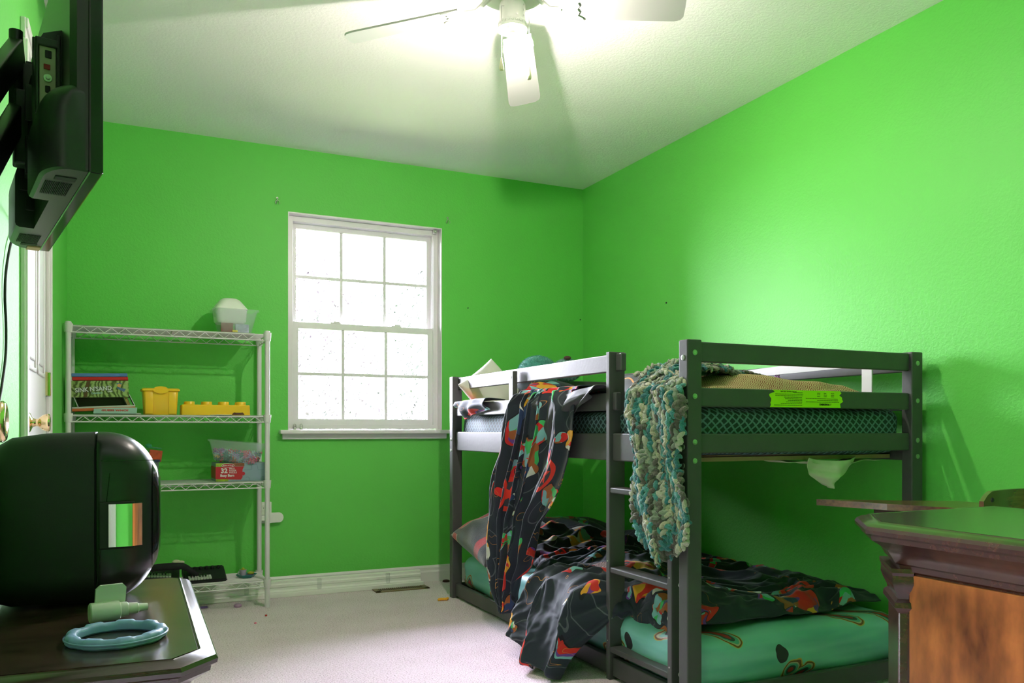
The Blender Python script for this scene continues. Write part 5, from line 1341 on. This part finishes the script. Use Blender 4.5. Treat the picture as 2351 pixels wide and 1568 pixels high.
def scribble_mat():
    m = mat('charcoal_pillow_cloth', (.045, .045, .048), .7, bump=.1, bscale=300)
    nt = m.node_tree; b = nt.nodes['Principled BSDF']; tc = nt.nodes.new('ShaderNodeTexCoord')
    w = nt.nodes.new('ShaderNodeTexWave'); w.inputs['Scale'].default_value = 4; w.inputs['Distortion'].default_value = 6; w.inputs['Detail'].default_value = 1; nt.links.new(tc.outputs['Object'], w.inputs['Vector'])
    f = math_node(nt, 'GREATER_THAN', w.outputs['Fac'], .985); nt.links.new(mixc(nt, f, (.045, .045, .048), (.55, .24, .06)), b.inputs['Base Color']); return m
M['scribble'] = scribble_mat()
pillow('pillow', 'charcoal pillow with orange scribble print behind the crochet blanket', (2.03, 2.80, 1.070), (R(8), R(-8), R(-18)), .50, .44, .17, M['scribble'], 12)

# ---- fuzzy teal plush on the upper bunk
def fuzz(name, c, r, sc_, m, par, n=1500):
    bm = BM(); ball(bm, c, r, 3, sc_); rg_ = random.Random(int(c[0] * 1000) + 3)
    for _ in range(n):
        d = Vector((rg_.gauss(0, 1), rg_.gauss(0, 1), rg_.gauss(0, 1))).normalized()
        p = Vector((c[0] + d.x * r * sc_[0], c[1] + d.y * r * sc_[1], c[2] + d.z * r * sc_[2]))
        t_ = (d + Vector((rg_.gauss(0, .6), rg_.gauss(0, .6), rg_.gauss(0, .6) - .3))).normalized(); q = d.cross(t_).normalized() * .0013
        bm.faces.new([bm.verts.new(p - q), bm.verts.new(p + q), bm.verts.new(p + t_ * .008)])
    return obj(name, bm, m, par)
M['plush'] = mat('teal_plush', (.06, .30, .27), .9, var=.5, vscale=25, sheen=.5)
M['plush2'] = mat('pale_teal_plush', (.20, .40, .38), .9, var=.4, vscale=30, sheen=.5)
t = thing('plush_toy', 'fuzzy teal plush toy with a round head on the upper bunk', 'plush toy', (2.02, 3.98, 1.14))
fuzz('plush_body', (0, 0, .055), .105, (1.1, .9, .95), M['plush'], t, 9000)
fuzz('plush_head', (.185, .01, .085), .072, (1.15, .9, .85), M['plush2'], t, 6000)
bm = BM(); ball(bm, (.172, -.02, .150), .017, 2, (1.3, 1, .7)); obj('plush_nose', bm, mat('brown_plush', (.12, .06, .05), .9), t, True)

# ---- comforter on the upper bunk with its long fold hanging over the rail
base = 0.985
def foldsurf(x0, x1, y0, y1, nx, ny, hf):
    return [[Vector((x0 + (x1 - x0) * i / (nx - 1), y0 + (y1 - y0) * j / (ny - 1), 0)) for i in range(nx)] for j in range(ny)], hf
def ridged(x, y, s, seed): return (1 - abs(N(x * s, y * s * .55, seed)) * 2.4)
def make_heap(x0, x1, y0, y1, nx, ny, zb, hgt, seed, edge=.12, sk=1.0):
    P = []
    for j in range(ny):
        row = []
        for i in range(nx):
            u, v = i / (nx - 1), j / (ny - 1); x = x0 + (x1 - x0) * u; y = y0 + (y1 - y0) * v
            e = min(sm(0, edge, u), sm(0, edge, 1 - u), sm(0, edge, v), sm(0, edge, 1 - v))
            q = x + .25 * N(x * 3, y * 3, seed)
            h = .35 + .40 * N(x * 3.2, y * 3.2, seed + 5) + .38 * ridged(q, y, 7 * sk, seed) + .16 * ridged(x, y + .1 * N(x * 9, y * 9), 15 * sk, seed + 9)
            row.append(Vector((x + .03 * N(x * 8, y * 8, seed + 2), y + .03 * N(x * 8, y * 8, seed + 3), zb + max(.003, h * hgt) * e + .002)))
        P.append(row)
    return P
up_ = sheet('comforter', make_heap(1.615, 2.30, 2.62, 3.86, 60, 100, .978, .105, 4.0), M['comforter'], None, .007, 1, (1.0, 1.7), (3.1, .4))
tag(up_, 'dark patterned comforter crumpled along the upper bunk with a long fold hanging down', 'comforter')
# hanging fold: left and right edge (world Y) against height
EL = [(.080, 3.30), (.114, 3.31), (.175, 3.395), (.268, 3.433), (.467, 3.445), (.668, 3.443), (.748, 3.424), (.869, 3.361), (1.004, 3.30), (1.06, 3.24)]
ER = [(.080, 3.26), (.15, 3.18), (.224, 3.116), (.33, 3.026), (.42, 2.99), (.516, 2.96), (.60, 2.88), (.703, 2.808), (.772, 2.773), (.873, 2.732), (.989, 2.72), (1.06, 2.76)]
P = []; NT, NS = 110, 150
for j in range(NT):
    t_ = j / (NT - 1); row = []
    # path parameter: first 14% lies on the mattress side and climbs over the rail, the rest hangs
    for i in range(NS):
        s_ = i / (NS - 1)
        if t_ < .16:
            f = t_ / .16; a = f * math.pi / 2
            xr = 1.70 - .135 * math.sin(a) ; z = 1.035 + .030 * math.sin(f * math.pi * .9); bulge = .2 + .6 * f
            if f > .8: z = 1.050
        else:
            f = (t_ - .16) / .84; z = 1.052 - f * (1.052 - .085); xr = 1.565 - .018 * sm(0, .06, f); bulge = 1.0
        yl, yr = interp(EL, z), interp(ER, z)
        if t_ < .16: yl, yr = interp(EL, 1.05) + .03 * (1 - f), interp(ER, 1.05) - .05 * (1 - f)
        zz = z
        if t_ >= .16:
            # uneven hem: the right part ends higher
            hem = .085 + .30 * sm(.55, 1.0, s_) ** 1.3 + .05 * (1 - sm(0, .15, s_)); zz = 1.052 - f * (1.052 - hem); yl, yr = interp(EL, zz), interp(ER, zz)
        ph = 2 * math.pi * (5.4 * s_ + .35 * math.sin(4 * zz + 2) * s_ + .75 * N(s_ * 2.2, zz * 1.6, 7))
        amp = (.020 + .010 * N(s_ * 4, zz * 2, 3) + .008 * sm(.9, .3, zz)) * bulge
        x = xr - amp * (1 + math.sin(ph)) - .007 * (1 + math.sin(ph * 2.3 + 1)) * bulge - .016 * abs(N(s_ * 9, zz * 4, 5)) * bulge - .006 * abs(N(s_ * 22, zz * 9, 15)) * bulge
        x = min(x, xr)
        y = yl + (yr - yl) * (s_ + .030 * math.cos(ph)) + .008 * N(s_ * 6, zz * 7, 9)
        row.append(Vector((x, y, zz)))
    P.append(row)
hf_ = sheet('draped_fold', P, M['comforter'], up_, .005, 1, (1.15, 1.20), (5.3, 2.05))
# second flap: grey lining turned over at the right of the fold
def lobe(pts_top, pts_bot, x_off, n=40, m_=30, seed=1, amp=.012, hang=True):
    P = []
    for j in range(m_):
        t_ = j / (m_ - 1); row = []
        for i in range(n):
            s_ = i / (n - 1)
            ty, tz = interp([(k / (len(pts_top) - 1), p[0]) for k, p in enumerate(pts_top)], s_), interp([(k / (len(pts_top) - 1), p[1]) for k, p in enumerate(pts_top)], s_)
            by, bz = interp([(k / (len(pts_bot) - 1), p[0]) for k, p in enumerate(pts_bot)], s_), interp([(k / (len(pts_bot) - 1), p[1]) for k, p in enumerate(pts_bot)], s_)
            y = ty + (by - ty) * t_; z = tz + (bz - tz) * t_
            bell = math.sin(math.pi * min(1, t_ * 1.1)) 
            x = x_off - .022 * bell - amp * (1 + math.sin(2 * math.pi * (3 * s_ + .5 * t_ + .3 * N(s_ * 4, t_ * 3, seed)))) * min(1, t_ * 3 + .1)
            x += .10 * max(0, 1 - t_ * 7)
            row.append(Vector((x, y, z + .015 * max(0, 1 - abs(t_ - .14) * 7))))
        P.append(row)
    return P
M['lining'] = mat('charcoal_lining', (.052, .052, .056), .6, bump=.08, bscale=30)
sheet('turned_lining', lobe([(3.02, 1.040), (2.85, 1.042), (2.70, 1.046), (2.55, 1.05)], [(3.06, .93), (2.93, .83), (2.82, .93), (2.60, 1.015)], 1.552, 44, 30, 2, .009), M['lining'], up_, .005, 1, (.4, .2), (1.0, 6.0))
sheet('draped_corner', lobe([(4.00, 1.030), (3.90, 1.042), (3.75, 1.042), (3.60, 1.04)], [(3.92, 1.00), (3.86, .945), (3.72, .975), (3.55, .99)], 1.558, 40, 26, 5, .007), M['comforter'], up_, .005, 1, (.4, .25), (8.0, 3.0))

# ---- crochet blanket: surface carrying individual chunky stitches
CL = [(.455, 2.12), (.475, 2.17), (.521, 2.243), (.587, 2.294), (.657, 2.325), (.73, 2.333), (.804, 2.31), (.876, 2.346), (.951, 2.379), (1.024, 2.345), (1.07, 2.345)]
CR = [(.455, 2.10), (.491, 2.056), (.552, 2.0), (.619, 1.987), (.683, 1.992), (.747, 2.023), (.812, 2.045), (.879, 2.023), (.945, 2.015), (1.01, 2.04), (1.07, 2.07)]
def crochet_pt(s_, t_):
    """s across, t along: 0 far back on the mattress, 1 lowest tip"""
    if t_ < .36:
        f = t_ / .36
        x = 1.98 - (1.98 - 1.565) * f; y = 2.345 - (.225 + .05 * sm(.93, 1, f)) * s_ + (.10 + .05 * s_) * (1 - f)
        z = 1.070 + .045 * math.sin(f * 2.6) + .016 * math.sin(s_ * 9 + f * 3) + .010 * N(s_ * 5, f * 5, 3)
        z -= .028 * sm(.8, 1, f)
        return Vector((x, y, z))
    f = (t_ - .36) / .64
    z = 1.062 - f * (1.062 - .460)
    z += .10 * f ** 3 * abs(s_ - .45) * 1.4
    a = sm(0, .07, f)
    x = 1.565 - .038 * a - .020 * math.sin(s_ * math.pi) * a - .018 * math.sin(s_ * 11 + z * 5) * a - .012 * N(s_ * 4, z * 6, 2)
    yl, yr = interp(CL, z), interp(CR, z)
    return Vector((x, yl + (yr - yl) * s_, z))
def stitches(name, fn, ns, nt_, m, par, size=(.0150, .0082, .0066), seed=1, colseed=0.0):
    src = bmesh.new(); bmesh.ops.create_icosphere(src, subdivisions=2, radius=1.0); src.verts.ensure_lookup_table()
    V = [v.co.copy() for v in src.verts]; F = [tuple(v.index for v in f.verts) for f in src.faces]; src.free()
    pal = [(.03, .20, .22), (.42, .39, .28), (.085, .075, .065), (.065, .26, .26), (.42, .40, .33), (.22, .25, .20), (.03, .16, .18), (.13, .115, .095)]
    vs = []; fs = []; cols = []; rg_ = random.Random(seed)
    for i in range(ns):
        c = rg_.randrange(8); run = rg_.randint(2, 5)
        for j in range(nt_):
            run -= 1
            if run < 0: c = (c + rg_.randint(1, 4)) % 8; run = rg_.randint(1, 5)
            s_ = (i + .5) / ns; t_ = (j + .5 + (.5 if i % 2 else 0)) / (nt_ + 1)
            p = fn(s_, t_); du = fn(min(1, s_ + .02), t_) - fn(max(0, s_ - .02), t_); dv = fn(s_, min(1, t_ + .012)) - fn(s_, max(0, t_ - .012))
            if du.length < 1e-5 or dv.length < 1e-5: continue
            du.normalize(); dv.normalize(); nn = du.cross(dv).normalized()
            tilt = R(40 if j % 2 else -40) + rg_.gauss(0, .40)
            ax = (dv * math.cos(tilt) + du * math.sin(tilt)).normalized(); ay = nn.cross(ax).normalized(); az = ax.cross(ay)
            k_ = rg_.uniform(.82, 1.22); b0 = len(vs); lift_ = rg_.uniform(-.004, .006)
            wd_ = (fn(min(1, s_ + .5 / ns), t_) - fn(max(0, s_ - .5 / ns), t_)).length / .0135
            ky = max(.55, min(1.25, wd_))
            for v in V:
                bend = .25 * v.x * v.x
                vs.append(tuple(p + ax * (v.x * size[0] * k_) + ay * ((v.y + bend * (1 if j % 2 else -1)) * size[1] * k_ * ky) + az * (v.z * size[2] * k_ + lift_)))
            fs += [tuple(b0 + a for a in f) for f in F]
            cols += [pal[c]] * len(V)
    me = bpy.data.meshes.new(name); me.from_pydata(vs, [], fs)
    ca = me.color_attributes.new('yarn', 'FLOAT_COLOR', 'POINT')
    ca.data.foreach_set('color', [x for c in cols for x in (*c, 1)])
    me.polygons.foreach_set('use_smooth', [True] * len(me.polygons))
    me.materials.append(m); o = bpy.data.objects.new(name, me); C.objects.link(o); o.parent = par
    return o
ym = mat('variegated_yarn', (.5, .5, .5), .9, bump=.6, bscale=220, sheen=.3)
ca_ = ym.node_tree.nodes.new('ShaderNodeVertexColor'); ca_.layer_name = 'yarn'; ym.node_tree.links.new(ca_.outputs[0], ym.node_tree.nodes['Principled BSDF'].inputs['Base Color'])
M['yarnback'] = mat('dark_yarn', (.06, .075, .06), .95)
cb_ = sheet('crochet_blanket', [[crochet_pt(i / 30, j / 60) for i in range(31)] for j in range(61)], M['yarnback'], None, .004, 0)
tag(cb_, 'chunky teal and cream crochet blanket hanging over the rail beside the ladder', 'blanket')
o = stitches('yarn_stitches', crochet_pt, 25, 72, ym, cb_, (.0170, .0074, .0080)); o['kind'] = 'stuff'
def crochet_top(s_, t_):
    x = 1.62 + t_ * .62; y = 2.44 - .16 * s_
    z = 1.072 + .036 * math.sin(min(1, t_ * 1.15) * math.pi) ** .7 * (1 - .6 * t_) + .012 * (1 - s_) - .02 * sm(.8, 1, t_) + .005 * math.sin(t_ * 14)
    return Vector((x, y, z))
o = stitches('yarn_stitches', crochet_top, 11, 40, ym, cb_, (.0170, .0078, .0080), seed=5); o['kind'] = 'stuff'

# ---- woven diamond throw
def diamond_mat():
    m = bpy.data.materials.new('diamond_weave'); m.use_nodes = True
    nt = m.node_tree; b = nt.nodes['Principled BSDF']; b.inputs['Roughness'].default_value = .9
    s = nt.nodes.new('ShaderNodeSeparateXYZ'); nt.links.new(uvout(nt), s.inputs[0])
    def tri(o, c): return math_node(nt, 'ABSOLUTE', math_node(nt, 'SUBTRACT', math_node(nt, 'FRACT', math_node(nt, 'DIVIDE', o, c)), .5))
    d = math_node(nt, 'ADD', tri(s.outputs[0], .046), tri(s.outputs[1], .046))
    st_ = math_node(nt, 'GREATER_THAN', math_node(nt, 'FRACT', math_node(nt, 'MULTIPLY', d, 5.0)), .55)
    nt.links.new(mixc(nt, st_, (.55, .44, .22), (.19, .035, .02)), b.inputs['Base Color'])
    n = nt.nodes.new('ShaderNodeTexNoise'); n.inputs['Scale'].default_value = 500; nt.links.new(uvout(nt), n.inputs['Vector'])
    bp = nt.nodes.new('ShaderNodeBump'); bp.inputs['Strength'].default_value = .3; bp.inputs['Distance'].default_value = .004; nt.links.new(n.outputs['Fac'], bp.inputs['Height']); nt.links.new(bp.outputs[0], b.inputs['Normal'])
    return m
M['diamond'] = diamond_mat()
P = []
for j in range(46):
    v = j / 45; row = []
    for i in range(110):
        u = i / 109; x = 1.63 + .86 * u; y = 2.104 + .25 * v
        crest = interp([(0, .035), (.12, .062), (.25, .082), (.45, .083), (.6, .070), (.75, .062), (.86, .055), (.95, .030), (1, .012)], u)
        fold = .016 * math.sin(v * 9 + u * 7 - 3 * u * u) + .008 * N(u * 9, v * 4, 2)
        z = .990 + crest * (.28 + .72 * sm(0, .42, v)) * (1 - .35 * sm(.7, 1, v)) + fold * sm(0, .2, v) * (1 - u * .3)
        row.append(Vector((x, y + .012 * N(u * 8, 0, 4), max(z, .984))))
    P.append(row)
o = sheet('woven_throw', P, M['diamond'], None, .005, 1, (.92, .34)); tag(o, 'tan and maroon diamond-weave throw folded at the near end of the upper bunk', 'throw')
P = []
for j in range(24):
    v = j / 23; row = []
    for i in range(70):
        u = i / 69; x = 1.98 + .47 * u; y = 2.098 + .06 * v
        z = .992 + interp([(0, .0), (.15, .018), (.4, .040), (.6, .046), (.8, .034), (1, .004)], u) * math.sin(min(1, v * 1.2) * math.pi * .8) + .004 * N(u * 7, v * 5, 8)
        row.append(Vector((x, y, z)))
    P.append(row)
sheet('lower_fold', P, M['diamond'], o, .005, 1, (.50, .14), (.013, .51))
# ---- white drawing board leaning at the wall side of the upper bunk
t = thing('foam_board', 'bent white foam board standing at the wall side of the upper bunk', 'board', (2.46, 2.12, .98))
bm = BM()
Mb_ = Matrix.Translation((0, 0, 0)) @ Matrix.Rotation(R(90), 4, 'Z') @ Matrix.Rotation(R(90), 4, 'X')
pts = [(.03, .0), (.075, .0), (.075, .150), (.62, .145), (.90, .120), (.92, .165), (.60, .178), (.03, .190)]
prism(bm, pts, -.003, .003, Mb_)
obj('board_sheet', bm, mat('white_foam_board', (.66, .63, .66), .7), t)
bm = BM(); lp = []
for k in range(17): a = 2 * math.pi * k / 16; lp.append(Mb_ @ Vector((.52 + .016 * math.cos(a) * .7, .150 + .018 * math.sin(a), .006)))
tube(bm, lp + [Mb_ @ Vector((.49, .120, .008))], .0026, 6); tag(obj('string_loop', bm, mat('purple_string', (.22, .03, .20), .6), None, True, t.location), 'small purple string loop over the white foam board', 'string loop')

# ---- white cloth drooping under the upper bunk
P = []
for j in range(40):
    v = j / 39; row = []
    for i in range(50):
        u = i / 49; w_ = .105 * (1 - v ** 2.2) + .012
        x = 2.245 + (u - .5) * 2 * w_ + .01 * v; y = 2.125 + .020 * math.sin(u * 7 + v * 2) + .012 * N(u * 5, v * 4, 1) + .03 * v
        z = .800 - .100 * v - .012 * math.sin(u * math.pi) 
        row.append(Vector((x, y, z)))
    P.append(row)
o = sheet('bed_sheet_corner', P, mat('cream_sheet', (.66, .66, .50), .85), None, .003, 1, (.3, .2)); tag(o, 'cream sheet corner drooping below the near end of the upper bunk', 'sheet')
P = [[Vector((2.02 + .48 * i / 30, 2.12 + .10 * j / 6 + .02, .790 - .012 * math.sin(i / 30 * math.pi) - .004 * math.sin(i * .7) )) for i in range(31)] for j in range(7)]
sheet('sheet_edge', P, bpy.data.materials['cream_sheet'], o, .003, 1)

# ---- pink quilted pad on the lower comforter
P = []
for j in range(60):
    v = j / 59; row = []
    for i in range(60):
        u = i / 59; a = .065; b_ = .10
        uu, vv = 2 * u - 1, 2 * v - 1
        x = a * uu * math.sqrt(max(0, 1 - vv * vv / 2)); y = b_ * vv * math.sqrt(max(0, 1 - uu * uu / 2))
        row.append(Vector((x, y, .006 + .004 * abs(math.sin(uu * 14)) * abs(math.sin(vv * 20)))))
    P.append(row)
o = sheet('quilted_pad', P, mat('dusty_pink_quilt', (.42, .27, .29), .9), None, .006, 0); tag(o, 'small dusty pink quilted pad lying on the lower comforter', 'pad'); o.location = (1.72, 2.80, .33); o.rotation_euler = (R(-4), R(-22), R(12))
